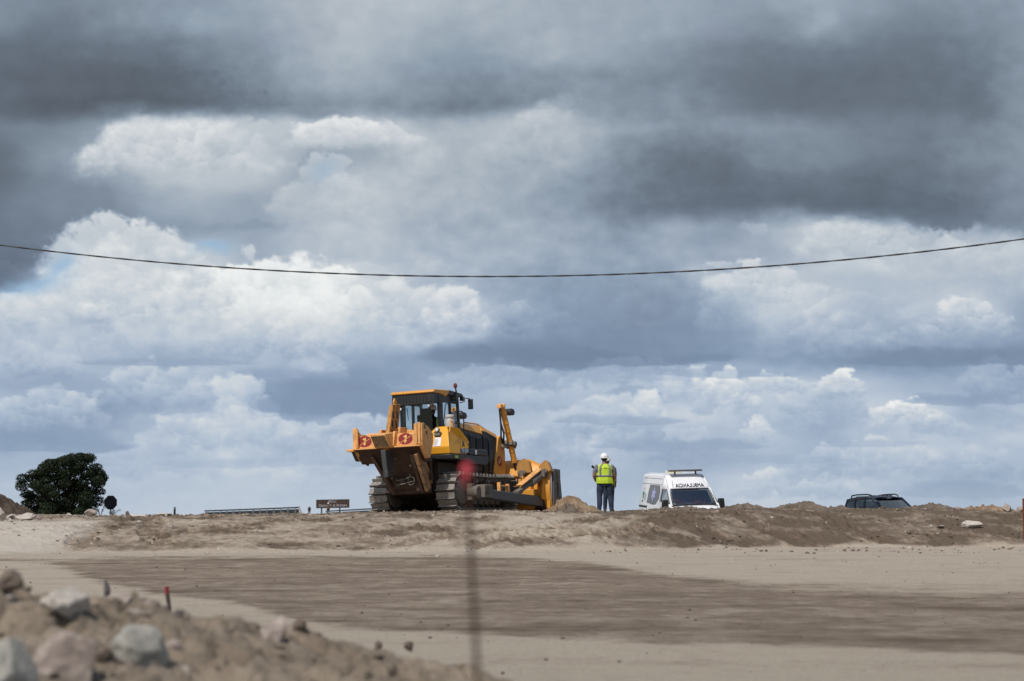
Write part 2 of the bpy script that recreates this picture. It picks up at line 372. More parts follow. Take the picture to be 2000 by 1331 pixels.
def noise_node(n, scale, detail=6, rough=.6, co='Object', dist=0.0, sc=None):
    tc = n.nodes.new('ShaderNodeTexCoord'); t = n.nodes.new('ShaderNodeTexNoise')
    t.inputs['Scale'].default_value = scale; t.inputs['Detail'].default_value = detail; t.inputs['Roughness'].default_value = rough
    t.inputs['Distortion'].default_value = dist
    if sc:
        mp = n.nodes.new('ShaderNodeMapping'); mp.inputs['Scale'].default_value = sc
        n.links.new(tc.outputs[co], mp.inputs['Vector']); n.links.new(mp.outputs[0], t.inputs['Vector'])
    else: n.links.new(tc.outputs[co], t.inputs['Vector'])
    return t

def ramp(n, src, stops):
    r = n.nodes.new('ShaderNodeValToRGB'); e = r.color_ramp.elements
    while len(e) < len(stops): e.new(.5)
    for k, (p, c) in zip(e, stops):
        k.position = p; k.color = tuple(c) + (1,) if len(c) == 3 else c
    n.links.new(src, r.inputs['Fac']); return r

def mixc(n, fac, a, b):
    m = n.nodes.new('ShaderNodeMix'); m.data_type = 'RGBA'
    for v, s in ((fac, 0), (a, 6), (b, 7)):
        if hasattr(v, 'is_linked') or hasattr(v, 'links'): n.links.new(v, m.inputs[s])
        else: m.inputs[s].default_value = v if s == 0 else tuple(v) + (1,)
    return m.outputs[2]

def mat(name, c, rough=.5, metal=0.0, dirt=0.0, dirt_c=(.30, .24, .18), scale=3.0, bump=0.0, bscale=40, vary=.12, streak=None, spec=.5, chips=0.0):
    m, n, b = nodes(name)
    t = noise_node(n, scale, 8, .65)
    lo = tuple(x * (1 - vary) for x in c); hi = tuple(min(1, x * (1 + vary)) for x in c)
    out = ramp(n, t.outputs[0], [(.3, lo), (.7, hi)]).outputs[0]
    if dirt:
        d = noise_node(n, scale * .8, 10, .72, dist=.4, sc=streak)
        f = ramp(n, d.outputs[0], [(.62 - .3 * dirt, (0, 0, 0)), (.80 - .22 * dirt, (dirt, dirt, dirt))])
        out = mixc(n, f.outputs[0], out, dirt_c)
        rr = ramp(n, f.outputs[0], [(0, (rough,) * 3), (1, (.9,) * 3)]); n.links.new(rr.outputs[0], b.inputs['Roughness'])
    else: b.inputs['Roughness'].default_value = rough
    if chips:
        k = noise_node(n, 11, 10, .75, dist=.6); f2 = ramp(n, k.outputs[0], [(.70 - .05 * chips, (0, 0, 0)), (.76 - .05 * chips, (.8, .8, .8))])
        out = mixc(n, f2.outputs[0], out, (.09, .06, .045))
    n.links.new(out, b.inputs['Base Color'])
    b.inputs['Metallic'].default_value = metal; b.inputs['Specular IOR Level'].default_value = spec
    if bump:
        bt = noise_node(n, bscale, 6, .6); bn = n.nodes.new('ShaderNodeBump'); bn.inputs['Strength'].default_value = bump; bn.inputs['Distance'].default_value = .02
        n.links.new(bt.outputs[0], bn.inputs['Height']); n.links.new(bn.outputs[0], b.inputs['Normal'])
    return m

def glass_mat(name, tint=(.55, .6, .6), refl=.05, rough=.02):
    m, n, b = nodes(name)
    tr = n.nodes.new('ShaderNodeBsdfTransparent'); tr.inputs[0].default_value = tint + (1,)
    gl = n.nodes.new('ShaderNodeBsdfGlossy'); gl.inputs['Roughness'].default_value = rough; gl.inputs[0].default_value = (.9, .93, .95, 1)
    lw = n.nodes.new('ShaderNodeLayerWeight'); lw.inputs[0].default_value = .5
    pw = n.nodes.new('ShaderNodeMath'); pw.operation = 'POWER'; pw.inputs[1].default_value = 3.5; n.links.new(lw.outputs['Facing'], pw.inputs[0])
    ad = n.nodes.new('ShaderNodeMath'); ad.operation = 'MULTIPLY_ADD'; ad.inputs[1].default_value = .8; ad.inputs[2].default_value = refl; n.links.new(pw.outputs[0], ad.inputs[0])
    mx = n.nodes.new('ShaderNodeMixShader'); n.links.new(ad.outputs[0], mx.inputs[0])
    n.links.new(tr.outputs[0], mx.inputs[1]); n.links.new(gl.outputs[0], mx.inputs[2])
    o = n.nodes['Material Output']; n.links.new(mx.outputs[0], o.inputs['Surface'])
    return m

M_YEL = mat('paint_ochre_yellow', (.68, .31, .045), .42, dirt=.35, dirt_c=(.32, .22, .12), vary=.1, chips=.5)
M_YEL_D = mat('paint_yellow_dusty', (.78, .385, .12), .6, dirt=.6, dirt_c=(.30, .185, .09), vary=.15, chips=1.3, scale=7)
M_YEL_G = mat('paint_yellow_grimy', (.42, .22, .09), .7, dirt=.85, dirt_c=(.10, .065, .04), vary=.2, chips=1.5, scale=6)
M_TANK = mat('paint_yellow_clean', (.76, .37, .03), .35, dirt=.18, dirt_c=(.35, .24, .12), vary=.06, chips=.3)
M_BLACK = mat('paint_black', (.016, .017, .019), .45, dirt=.3, dirt_c=(.07, .062, .052))
M_CABBLK = mat('cab_black', (.014, .016, .02), .35, dirt=.2, dirt_c=(.06, .055, .05))
M_DARK = mat('greasy_steel', (.035, .026, .02), .6, metal=.2, dirt=.5, dirt_c=(.10, .06, .04), bump=.4)
M_RUST = mat('rusty_brown_steel', (.065, .034, .022), .7, metal=.1, dirt=.6, dirt_c=(.13, .085, .06), bump=.5)
M_SHOE = mat('worn_track_steel', (.31, .288, .262), .42, metal=.35, dirt=.65, dirt_c=(.14, .115, .09), scale=9, bump=.25)
M_DUST = mat('dusty_steel', (.13, .115, .10), .7, metal=.1, dirt=.7, dirt_c=(.24, .19, .145), scale=4, bump=.4)
M_ARM = mat('scuffed_grey_steel', (.085, .09, .095), .5, metal=.4, dirt=.45, dirt_c=(.22, .19, .16), scale=5, bump=.2)
M_BLADEDGE = mat('blade_edge_steel', (.12, .12, .12), .45, metal=.5, dirt=.4, dirt_c=(.2, .14, .09), scale=5, streak=(1, 1, .2))
M_CHROME = mat('rod_steel', (.10, .07, .06), .3, metal=.7, dirt=.4)
M_HOSE = mat('rubber_black', (.018, .018, .018), .65)
M_DECALRED = mat('decal_red', (.27, .025, .03), .5, vary=.1)
M_DECALYEL = mat('decal_yellow', (.75, .5, .15), .5)
M_WHITE = mat('white_sheet', (.75, .76, .8), .6, vary=.03)
M_BLUE = mat('decal_blue', (.05, .10, .19), .5)
M_LIME = mat('decal_lime', (.45, .55, .08), .5)
M_GLASS = glass_mat('cab_glass', (.93, .96, .96), refl=.015)
M_LENS = mat('lamp_lens', (.7, .72, .75), .15, vary=.05)
M_BEACON = mat('beacon_red', (.15, .025, .018), .25)
M_SEAT = mat('seat_cloth_black', (.010, .010, .011), .95, spec=.05)
# ================================================================ SKY
def build_sky():
    az = np.concatenate([np.arange(-66, -17.6, .6), np.arange(-17.6, 17.6, .045), np.arange(17.6, 66.1, .6)])
    el = np.concatenate([np.arange(-4, -.6, .5), np.arange(-.6, 17.9, .045), np.arange(17.9, 62, .6)])
    A, E = np.meshgrid(np.radians(az), np.radians(el))
    dx = np.sin(A) * np.cos(E); dy = np.cos(A) * np.cos(E); dz = np.sin(E)
    c, s = math.cos(PITCH), math.sin(PITCH)
    zc = dy * c + dz * s; yc = -dy * s + dz * c
    px = 1000 + FPX * dx / zc; py = 665.5 - FPX * yc / zc
    rgb = sky_srgb(px, py) / 255.0
    l = np.where(rgb <= .04045, rgb / 12.92, ((rgb + .055) / 1.055) ** 2.4)
    RAD = 6000.0
    V = np.stack([dx * RAD, dy * RAD, dz * RAD + EYE], -1).reshape(-1, 3)
    m = bpy.data.materials.new('cloud_deck'); m.use_nodes = True; n = m.node_tree; n.nodes.clear()
    o = n.nodes.new('ShaderNodeOutputMaterial'); e = n.nodes.new('ShaderNodeEmission'); a = n.nodes.new('ShaderNodeAttribute'); a.attribute_name = 'cloud'
    n.links.new(a.outputs['Color'], e.inputs['Color']); n.links.new(e.outputs[0], o.inputs['Surface'])
    m.cycles.emission_sampling = 'NONE'
    ob = mesh_np('sky', V, grid_faces(len(el), len(az))[:, ::-1], m)
    at_ = ob.data.color_attributes.new('cloud', 'FLOAT_COLOR', 'POINT')
    at_.data.foreach_set('color', np.concatenate([l.reshape(-1, 3), np.ones((l.shape[0] * l.shape[1], 1))], 1).astype(np.float32).ravel())
    tag(ob, kind='structure')
build_sky()

# ================================================================ GROUND
XS = lambda pairs, Y: (np.array([(p[0] - 1000) * Y / FPX for p in pairs]), np.array([p[1] for p in pairs], float))
# foot and crest of the embankment (world x -> distance)
FOOT_X = [-40, -12, -8, -3, 0, 3, 6, 10, 15, 40]; FOOT_Y = [35, 35.5, 37, 38, 38.6, 40, 42.5, 43.4, 43.4, 44]
CREST_X = [-40, -14, -8, -5, 2, 5, 9, 15, 40]; CREST_Y = [44, 44, 44.3, 44.4, 44.6, 46.5, 48, 48.5, 49]
_cp = [(-400, 1004), (0, 1004), (100, 1006), (250, 1005), (400, 1003), (600, 1002), (700, 1001), (860, 1000), (1000, 999.5), (1100, 998), (1200, 998), (1300, 994), (1400, 993), (1500, 991), (1650, 994), (1750, 991), (1800, 990), (1900, 991), (2000, 996), (2300, 996)]
CZ_X, CZ_P = XS(_cp, 47); CZ_Z = EYE + (1003 - CZ_P) / FPX * 47 - .05 + .085 * np.exp(-((CZ_X + 1.6) / 2.8) ** 4)

def crest_z(x): return np.interp(x, CZ_X, CZ_Z)

def churn(x, y):
    """where the slope has been broken up into fresh clods: ragged patches, denser to the right"""
    return sstep(.02, .34, fbm(x * .55 + 3, y * .95, 5, 27, .62) + .10 * sstep(1, 5, x) - .35 * sstep(-9.5, -11, x)) * (y > 34)

def ground_z(x, y, detail=True):
    x = np.asarray(x, float); y = np.asarray(y, float)
    yf = np.interp(x, FOOT_X, FOOT_Y) + .5 * fbm(x * .4, y * 0 + 3, 3, 5) * detail
    yc = np.interp(x, CREST_X, CREST_Y)
    plain = .16 * sstep(14, 40, y)
    t = np.clip((y - yf) / (yc - yf), 0, 1)
    cz = crest_z(x)
    zc = np.where(x < 1.5, -.01, 0)
    ease = 1 - (1 - t) ** 1.7
    z = plain + (cz + zc - plain) * ease
    drop = sstep(55.0, 66, y) * 2.6 + sstep(66, 400, y) * 6
    z = z + np.where(y > yc, (y - yc) * .0045 * (y < 56), 0) - np.where(y > 54, drop, 0) + np.where(y >= 56, (56 - yc) * .0045, 0)
    if detail:
        on = sstep(-.05, .25, (y - yf) / (yc - yf)) * (y < 70)
        near = (y < 70) * (y > -5)
        n1 = fbm(x * .33, y * .5, 4, 21); n2 = fbm(x * 1.3, y * 1.5, 4, 22)
        n3 = fbm(x * 5, y * 5, 4, 23); n4 = fbm(x * 13, y * 13, 3, 24)
        clod = sstep(.22, .6, n3) * .055 + sstep(.3, .7, n4) * .022
        ch = churn(x, y); lump = np.clip(-billow(x * 3.6 + .4 * n3, y * 3.6, 4, 26, .62) + .55, 0, 1.3)
        z = z + on * ch * (.17 * lump * (.4 + .9 * sstep(-.3, .4, n2)) - .045) * (1 - .45 * sstep(.75, 1.0, (y - yf) / (yc - yf)))
        rough_zone = .35 + .65 * sstep(-.2, .35, n2 + .5 * n1)
        flatten = 1 - .7 * sstep(.75, 1.05, (y - yf) / (yc - yf))
        z = z + on * (flatten * (.085 * n1 + .06 * n2 * rough_zone) + clod * rough_zone * 1.0 + .012 * n3 - .02)
        # the flat: long shallow ruts and crumbs
        r1 = fbm(x * .12, y * .9, 4, 41); r2 = fbm(x * .5, y * 3.0, 4, 42)
        z = z + (1 - on) * near * (.010 * r1 + .004 * r2 + clod * .35 * sstep(.0, .4, fbm(x * .5, y * .5, 3, 44)) * (y > 9))
        # crawler tracks pressed into the slope: ladders of grouser marks
        z = z + track_relief(x, y)[0]
    return z

def track_relief(x, y):
    z = np.zeros_like(x); tot = np.zeros_like(x)
    for (xa, ya, xb, yb, w) in TRACKS:
        L = math.hypot(xb - xa, yb - ya); ux, uy = (xb - xa) / L, (yb - ya) / L
        t = (x - xa) * ux + (y - ya) * uy; q = (x - xa) * uy - (y - ya) * ux + .25 * np.sin(t * 1.1)
        m = sstep(w, w * .8, np.abs(q)) * sstep(0, .4, t) * sstep(L, L - .4, t)
        z = z + m * (.028 * np.sign(np.sin(t * 2 * math.pi / .24)) - .035) + .03 * np.exp(-((np.abs(q) - w * 1.15) / .07) ** 2) * (m < .5) * sstep(0, .4, t) * sstep(L, L - .4, t); tot = np.maximum(tot, m)
    return z, tot

TRACKS = [(-12.0, 38.0, -8.4, 43.8, .3), (-9.4, 37.2, -9.2, 44.0, .3), (-7.5, 37.8, -9.6, 43.5, .3), (-8.2, 37.8, -5.0, 43.5, .28),
          (3.0, 41.5, 5.0, 46.0, .3), (5.4, 42.4, 3.6, 46.8, .3), (7.4, 43.0, 4.9, 47.5, .3), (9.6, 43.4, 7.6, 48, .3), (-2.5, 38.6, 3.0, 43.5, .3), (-1.0, 38.8, 4.5, 43.2, .3)]

def plain_pt(px, py):
    z = .08; Y = FPX * (EYE - z) / (py - 1003.0); return ((px - 1000) * Y / FPX, Y)
HI = sorted([plain_pt(*p) for p in [(-300, 1098), (130, 1096), (300, 1092), (600, 1091), (900, 1089), (1000, 1092), (1150, 1103), (1300, 1120), (1500, 1136), (1750, 1140), (2000, 1142), (2600, 1146)]])
LO = sorted([plain_pt(*p) for p in [(-300, 1099), (100, 1100), (200, 1130), (300, 1148), (450, 1163), (560, 1183), (640, 1203), (900, 1216), (1100, 1224), (1300, 1233), (1600, 1241), (2000, 1254), (2600, 1262)]])

def build_ground():
    az = np.concatenate([np.arange(-180, -60, 6), np.arange(-60, -18.5, 1.2), np.linspace(-18.5, 18.5, 800), np.arange(19.5, 60, 1.2), np.arange(60, 180, 6)])
    r = np.concatenate([[.4, 1, 2, 3, 4], np.linspace(5, 9, 50), np.linspace(9.05, 36, 300), np.linspace(36.06, 50, 250), np.linspace(50.1, 66, 110), np.geomspace(67, 9000, 40)])
    A, RR = np.meshgrid(np.radians(az), r)
    X = RR * np.sin(A); Y = RR * np.cos(A)
    Z = ground_z(X, Y)
    V = np.stack([X, Y, Z], -1).reshape(-1, 3)
    yf = np.interp(X, FOOT_X, FOOT_Y); yc = np.interp(X, CREST_X, CREST_Y)
    wob = fbm(X * .35, Y * .8, 4, 61)
    hi = np.interp(X, [p[0] for p in HI], [p[1] for p in HI]); lo = np.interp(X, [p[0] for p in LO], [p[1] for p in LO])
    e = (Y / 30.0)
    # damp soil on the flat: a broad strip with ragged, scuffed borders
    strk = fbm(X * .45 + .5 * wob, Y * .62, 5, 64, .6); mot = fbm(X * 2.0, Y * 1.6, 4, 69, .62)
    soft = 1 + 3.5 * sstep(1.0, 7.0, X)
    damp = sstep(-.9 * soft, 1.3 * soft, (hi - Y) / e + 1.5 * wob * soft ** .5 + strk * 1.8 + .8 * mot) * sstep(-1.1, 1.0, (Y - lo) / (.6 * e) + 1.5 * wob + 1.1 * mot)
    damp = damp * (.60 + .24 * strk + .17 * mot) * (1 - .25 * sstep(2, 7, X) * sstep(20, 32, Y))
    damp = damp + (.30 * sstep(.0, .5, fbm(X * .3 + 9, Y * .9, 5, 65, .6)) + .16 * mot) * (Y < yf)
    t = (Y - yf) / (yc - yf)
    slope = sstep(-.03, .08, t + .05 * fbm(X * 1.1, Y * 0, 3, 66))
    patch = fbm(X * .45, Y * .55, 5, 67); p2 = fbm(X * 1.7, Y * 1.9, 4, 68)
    right = sstep(1.0, 4.6, X + 1.6 * patch + 2.2 * (t - .5) + .5 * p2)
    base = .66 + .60 * patch + .45 * p2 + .14 * sstep(.7, 1.0, t)
    base = base - .55 * sstep(-9.5, -11.5, X + .7 * patch) * sstep(.95, .6, t)
    base = base - .4 * np.exp(-((X - .8) / 2.0) ** 2 - ((t - .55) / .45) ** 2)
    sl = np.clip(base * (1 - right) + (.98 + .50 * patch + .35 * p2) * right, 0, 1.15)
    foot = np.exp(-((t - .0) / .07) ** 2) * (.7 + .8 * p2)
    wet = damp * (1 - slope) + (sl + .55 * (churn(X, Y) - .35)) * slope - .55 * foot * (1 - .5 * right)
    grit = fbm(X * 3.6, Y * 2.0, 4, 70, .68); g2 = fbm(X * 9, Y * 5, 3, 72, .6)
    wet = wet + (.50 * grit + .28 * g2) * (.25 + .75 * slope) * (Y > 9)
    wet = wet + .22 * track_relief(X, Y)[1] * slope
    wet = np.clip(wet, 0, 1.25)
    pale = sstep(-8.6, -11.0, X + .8 * patch) * sstep(-.1, .1, t) * sstep(.9, .6, t) + .6 * sstep(.35, .7, -patch) * slope * (1 - right)
    m, n, b = nodes('soil')
    a1 = n.nodes.new('ShaderNodeAttribute'); a1.attribute_name = 'soil'
    sep = n.nodes.new('ShaderNodeSeparateColor'); n.links.new(a1.outputs['Color'], sep.inputs[0])
    n1 = noise_node(n, .9, 10, .68, sc=(.9, 1, 1)); n2 = noise_node(n, 6, 8, .7); n3 = noise_node(n, 30, 5, .7)
    def math_(op, x, y):
        k = n.nodes.new('ShaderNodeMath'); k.operation = op
        for i, v in enumerate((x, y)):
            if isinstance(v, (int, float)): k.inputs[i].default_value = v
            else: n.links.new(v, k.inputs[i])
        return k.outputs[0]
    w = math_('ADD', sep.outputs[0], math_('MULTIPLY', math_('SUBTRACT', n1.outputs[0], .5), .75))
    w = math_('ADD', w, math_('MULTIPLY', math_('SUBTRACT', n2.outputs[0], .5), .85))
    rp = ramp(n, w, [(0, (.425, .365, .29)), (.30, (.355, .295, .228)), (.62, (.228, .179, .134)), (1.0, (.130, .097, .070))])
    g = ramp(n, n3.outputs[0], [(.25, (.72, .72, .72)), (.5, (1, 1, 1)), (.75, (1.2, 1.18, 1.15))])
    mu = n.nodes.new('ShaderNodeMix'); mu.data_type = 'RGBA'; mu.blend_type = 'MULTIPLY'; mu.inputs[0].default_value = .8
    n.links.new(rp.outputs[0], mu.inputs[6]); n.links.new(g.outputs[0], mu.inputs[7])
    pf = ramp(n, math_('ADD', sep.outputs[1], math_('MULTIPLY', math_('SUBTRACT', n2.outputs[0], .5), .9)), [(.35, (0, 0, 0)), (.8, (.8, .8, .8))])
    out = mixc(n, pf.outputs[0], mu.outputs[2], (.50, .448, .385))
    n.links.new(out, b.inputs['Base Color']); b.inputs['Roughness'].default_value = .95; b.inputs['Specular IOR Level'].default_value = .15
    b1 = noise_node(n, 9, 12, .75); b2 = noise_node(n, 55, 6, .7)
    s_ = math_('ADD', b1.outputs[0], math_('MULTIPLY', b2.outputs[0], .25))
    bn = n.nodes.new('ShaderNodeBump'); bn.inputs['Strength'].default_value = .8; bn.inputs['Distance'].default_value = .06
    n.links.new(s_, bn.inputs['Height']); n.links.new(bn.outputs[0], b.inputs['Normal'])
    ob = mesh_np('ground', V, grid_faces(len(r), len(az), wrap=True)[:, ::-1], m)
    ca = ob.data.color_attributes.new('soil', 'FLOAT_COLOR', 'POINT')
    arr = np.stack([wet, pale, np.zeros_like(wet), np.ones_like(wet)], -1).reshape(-1, 4).astype(np.float32)
    ca.data.foreach_set('color', arr.ravel())
    tag(ob, kind='structure')
    return m
M_SOIL = build_ground()

def gz(x, y): return float(ground_z(np.array([x]), np.array([y]))[0])

def soil_mat(name, dark, mid, light, scale=3, bump=.9, dist=.05):
    m, n, b = nodes(name)
    t = noise_node(n, scale, 10, .7, dist=.3); k = noise_node(n, scale * 9, 6, .7)
    r1 = ramp(n, t.outputs[0], [(.28, dark), (.5, mid), (.74, light)])
    g = ramp(n, k.outputs[0], [(.25, (.65, .65, .65)), (.75, (1.25, 1.25, 1.25))])
    mu = n.nodes.new('ShaderNodeMix'); mu.data_type = 'RGBA'; mu.blend_type = 'MULTIPLY'; mu.inputs[0].default_value = .7
    n.links.new(r1.outputs[0], mu.inputs[6]); n.links.new(g.outputs[0], mu.inputs[7]); n.links.new(mu.outputs[2], b.inputs['Base Color'])
    b.inputs['Roughness'].default_value = .95; b.inputs['Specular IOR Level'].default_value = .15
    bt = noise_node(n, scale * 4, 10, .7); bn = n.nodes.new('ShaderNodeBump'); bn.inputs['Strength'].default_value = bump; bn.inputs['Distance'].default_value = dist
    n.links.new(bt.outputs[0], bn.inputs['Height']); n.links.new(bn.outputs[0], b.inputs['Normal'])
    return m
M_MOUND = soil_mat('loose_brown_soil', (.085, .068, .053), (.165, .132, .104), (.26, .212, .17))
M_SAND = soil_mat('sandy_brown_soil', (.15, .10, .065), (.27, .19, .125), (.40, .31, .22))
M_DARKSOIL = soil_mat('dark_brown_soil', (.05, .038, .028), (.09, .068, .05), (.15, .115, .085))
M_HEAP = soil_mat('near_brown_soil', (.17, .135, .10), (.30, .245, .185), (.43, .36, .28), scale=3)
M_ROCKW = soil_mat('pale_granite', (.30, .265, .23), (.48, .435, .385), (.62, .575, .52), scale=5, bump=.5, dist=.02)
M_ROCKP = soil_mat('pinkish_granite', (.19, .155, .135), (.34, .285, .25), (.48, .42, .37), scale=5, bump=.5, dist=.02)
M_ROCKG = soil_mat('grey_green_granite', (.22, .205, .18), (.36, .345, .305), (.50, .48, .43), scale=5, bump=.5, dist=.02)
M_ROCKB = soil_mat('brown_stone', (.10, .08, .065), (.19, .15, .12), (.30, .25, .20), scale=5, bump=.5, dist=.02)
M_ROCKD = soil_mat('dark_slate_stone', (.07, .06, .06), (.13, .115, .115), (.20, .18, .175), scale=5, bump=.5, dist=.02)

def mound(name, x, y, rx, ry, h, m, label, cat, seed, group=None, sharp=1.3, rough=1.0, base=None, yaw=0):
    nr, na = 90, 260
    rr = np.linspace(0, 1.12, nr)[:, None]; aa = np.linspace(0, 2 * math.pi, na, endpoint=False)[None, :]
    ux = rr * np.cos(aa); uy = rr * np.sin(aa)
    lx = ux * rx; ly = uy * ry
    wx = x + lx * math.cos(yaw) - ly * math.sin(yaw); wy = y + lx * math.sin(yaw) + ly * math.cos(yaw)
    wob = .16 * fbm(ux * 1.5 + seed, uy * 1.5, 3, seed)
    q = np.clip(1 - rr + wob, 0, 1.1)
    hh = h * np.where(q < .5, .5 * (2 * q) ** sharp, 1 - .5 * (2 * (1 - np.clip(q, 0, 1))) ** sharp)
    s = 1 / max(.4, min(rx, ry))
    nz = fbm(wx * 2.2, wy * 2.2, 5, seed + 3, .6); n2 = fbm(wx * 5, wy * 5, 3, seed + 4, .5); n3 = -billow(wx * 2.6, wy * 2.6, 3, seed + 5, .5)
    hh = hh + rough * (.12 * h * nz + min(1, h * 4) * (.05 * sstep(.05, .5, n2) + .04 * n3 + .01 * n2)) * np.clip(q * 4, 0, 1)
    z0 = gz(x, y) if base is None else base
    gnd = ground_z(wx, wy) if base is None else np.full_like(wx, z0)
    edge = np.clip((rr - .98) / .14, 0, 1)
    V = np.stack([wx - x, wy - y, gnd - z0 + hh - .3 * edge - .02], -1)
    V = V.reshape(-1, 3)
    o = mesh_np(name, V, grid_faces(nr, na, wrap=True), m)
    o.location = (x, y, z0); tag(o, label, cat, group)
    return o

def rock(name, loc, size, m, seed, label=None, cat='rock', group=None, rot=(0, 0, 0), chop=7, sub=5, parent=None, rough=.09):
    chop = chop + 5
    bm = bmesh.new(); bmesh.ops.create_icosphere(bm, subdivisions=sub, radius=1)
    rnd = random.Random(seed); planes = []
    for i in range(chop):
        v = Vector((rnd.gauss(0, 1), rnd.gauss(0, 1), rnd.gauss(0, 1))).normalized(); planes.append((v, rnd.uniform(.42, .82)))
    for v in bm.verts:
        p = v.co.copy()
        for nn, d in planes:
            e = p.dot(nn) - d
            if e > 0: p -= nn * e * .92
        p *= 1 + rough * mnoise.fractal(p * 2.2 + Vector((seed, 0, 0)), .8, 2, 4)
        v.co = Vector((p.x * size[0], p.y * size[1], p.z * size[2]))
    me = bpy.data.meshes.new(name); bm.to_mesh(me); bm.free(); me.materials.append(m)
    me.polygons.foreach_set('use_smooth', [True] * len(me.polygons)); me.set_sharp_from_angle(angle=R(28))
    o = bpy.data.objects.new(name, me); col.objects.link(o); o.location = loc; o.rotation_euler = rot
    if parent: o.parent = parent
    if label: tag(o, label, cat, group)
    return o
def remap(o, f):
    if o.type == 'MESH':
        for v in o.data.vertices: v.co = f(v.co)
    for c in o.children: remap(c, f)
# ================================================================ CRAWLER DOZER  (x forward, y left, z up)
DZ = empty('bulldozer', (-1.86, 48.5, 1.015), (R(-2.4), 0, R(64)))
tag(DZ, 'big yellow and black crawler bulldozer with raised rear ripper, standing on the crest', 'bulldozer')

def track(side):
    s = side                                            # +1 left, -1 right
    yc = 1.05 * s
    cR, cF = Vector((-1.50, .52)), Vector((1.58, .51)); rR, rF = .46, .45
    # path (x, z) round the two wheels, clockwise
    pts = []
    for k in range(25): a = R(90 + 180 * k / 24); pts.append((cR.x + rR * math.cos(a), cR.y + rR * math.sin(a)))
    for k in range(1, 20): t = k / 20; pts.append((cR.x + t * (cF.x - cR.x), .055))
    for k in range(25): a = R(-90 + 180 * k / 24); pts.append((cF.x + rF * math.cos(a), cF.y + rF * math.sin(a)))
    for k in range(1, 20): t = k / 20; pts.append((cF.x - t * (cF.x - cR.x), cF.y + rF + (cR.y + rR - cF.y - rF) * t - .035 * math.sin(math.pi * t)))
    P = [Vector((p[0], p[1])) for p in pts] + [Vector(pts[0])]
    L = [0]
    for a, b in zip(P, P[1:]): L.append(L[-1] + (b - a).length)
    N = 44; step = L[-1] / N
    mb = MB(); lk = MB()
    def pos(d):
        d %= L[-1]
        for i in range(len(P) - 1):
            if L[i + 1] >= d:
                t = (d - L[i]) / (L[i + 1] - L[i]); return P[i].lerp(P[i + 1], t)
    for i in range(N):
        c = pos(i * step); d = (pos(i * step + .05) - pos(i * step - .05)).normalized(); nrm = Vector((d.y, -d.x))   # outward
        if (c - Vector((0.1, .6))).dot(nrm) < 0: nrm = -nrm
        M = Matrix(((d.x, 0, nrm.x, c.x), (0, 1, 0, yc), (d.y, 0, nrm.y, c.y), (0, 0, 0, 1)))
        j = random.uniform(-.004, .004)
        mb.box(-step * .45, step * .42, -.28, .28, .0, .028 + j, M=M)
        mb.box(step * .28, step * .42, -.28, .28, .026, .095 + j, M=M)
        mb.box(-step * .50, -step * .44, -.24, .24, -.03, -.01, M=M)
        for by in (-.11, -.05, .06, .12):
            for bx in (-.045, .03):
                mb.cyl(M @ Vector((bx, by, .026)), M @ Vector((bx, by, .046)), .015, seg=6)
        for ly in (-.095, .095):
            lk.box(-step * .5, step * .5, ly - .022, ly + .022, -.11, .0, M=M)
        lk.cyl(M @ Vector((step * .5, -.13, -.06)), M @ Vector((step * .5, .13, -.06)), .035, seg=8)
    t = mb.build('track_belt', M_SHOE, DZ, bevel=.004, seg=1)
    lk.build('link_chain', M_DUST, t)
    yo = yc + .30 * s
    # sprocket with final drive cover
    sp = MB()
    teeth = 26; prof = []
    for k in range(teeth * 2): a = math.pi * k / teeth; rr = .40 if k % 2 else .35; prof.append((cR.x + rr * math.cos(a), cR.y + rr * math.sin(a)))
    sp.prism(prof, yc - .035, yc + .035); sp.cyl((cR.x, yc - .30 * s, cR.y), (cR.x, yc + .18 * s, cR.y), .36, .36, 32)
    sp.build('sprocket', M_DUST, t, bevel=.01)
    hb = MB(); M = Matrix.Translation((cR.x, yc + .10 * s, cR.y)) @ Matrix.Rotation(R(-90 * s), 4, 'X')
    hb.lathe([(.37, 0), (.37, .08), (.345, .13), (.335, .165), (.30, .172), (.12, .178), (.0, .18)], 40, M)
    for k in range(14):
        a = 2 * math.pi * k / 14; hb.cyl(M @ Vector((.30 * math.cos(a), .30 * math.sin(a), .165)), M @ Vector((.30 * math.cos(a), .30 * math.sin(a), .19)), .018, seg=6)
    hb.build('final_drive_cover', M_DUST, t, bevel=.006)
    idl = MB(); M = Matrix.Translation((cF.x, yc + .02 * s, cF.y)) @ Matrix.Rotation(R(-90 * s), 4, 'X')
    idl.lathe([(.36, -.18), (.36, .10), (.33, .12), (.31, .07), (.14, .07), (.13, .17), (.0, .18)], 36, M)
    idl.build('idler_wheel', M_DUST, t, bevel=.008)
    for x in (-.85, -.5, -.15, .2, .55, .9, 1.15):
        r = MB(); r.cyl((x, yc - .2, .22), (x, yc + .2, .22), .12, seg=18); r.cyl((x, yc + .2 * s, .22), (x, yc + .24 * s, .22), .06, seg=14)
        r.build('track_roller', M_DARK, t, bevel=.01)
    for x in (-.55, .15 + .02):
        r = MB(); r.cyl((x, yc - .16, .80), (x, yc + .22 * s, .80), .09, seg=18); r.cyl((x, yc + .22 * s, .80), (x, yc + .27 * s, .80), .07, .05, seg=14)
        r.box(x - .04, x + .04, yc - .05, yc + .05, .5, .8); r.build('carrier_roller', M_DUST, t, bevel=.01)
    f = MB(); f.prism([(-.98, .28), (-.95, .56), (-.6, .62), (.9, .62), (1.25, .56), (1.3, .40), (1.05, .24)], yc - .2, yc + .2)
    f.box(-.8, .95, yc + .18 * s, yc + .23 * s, .18, .46); f.box(.5, 1.45, yc + .16 * s, yc + .25 * s, .42, .56)
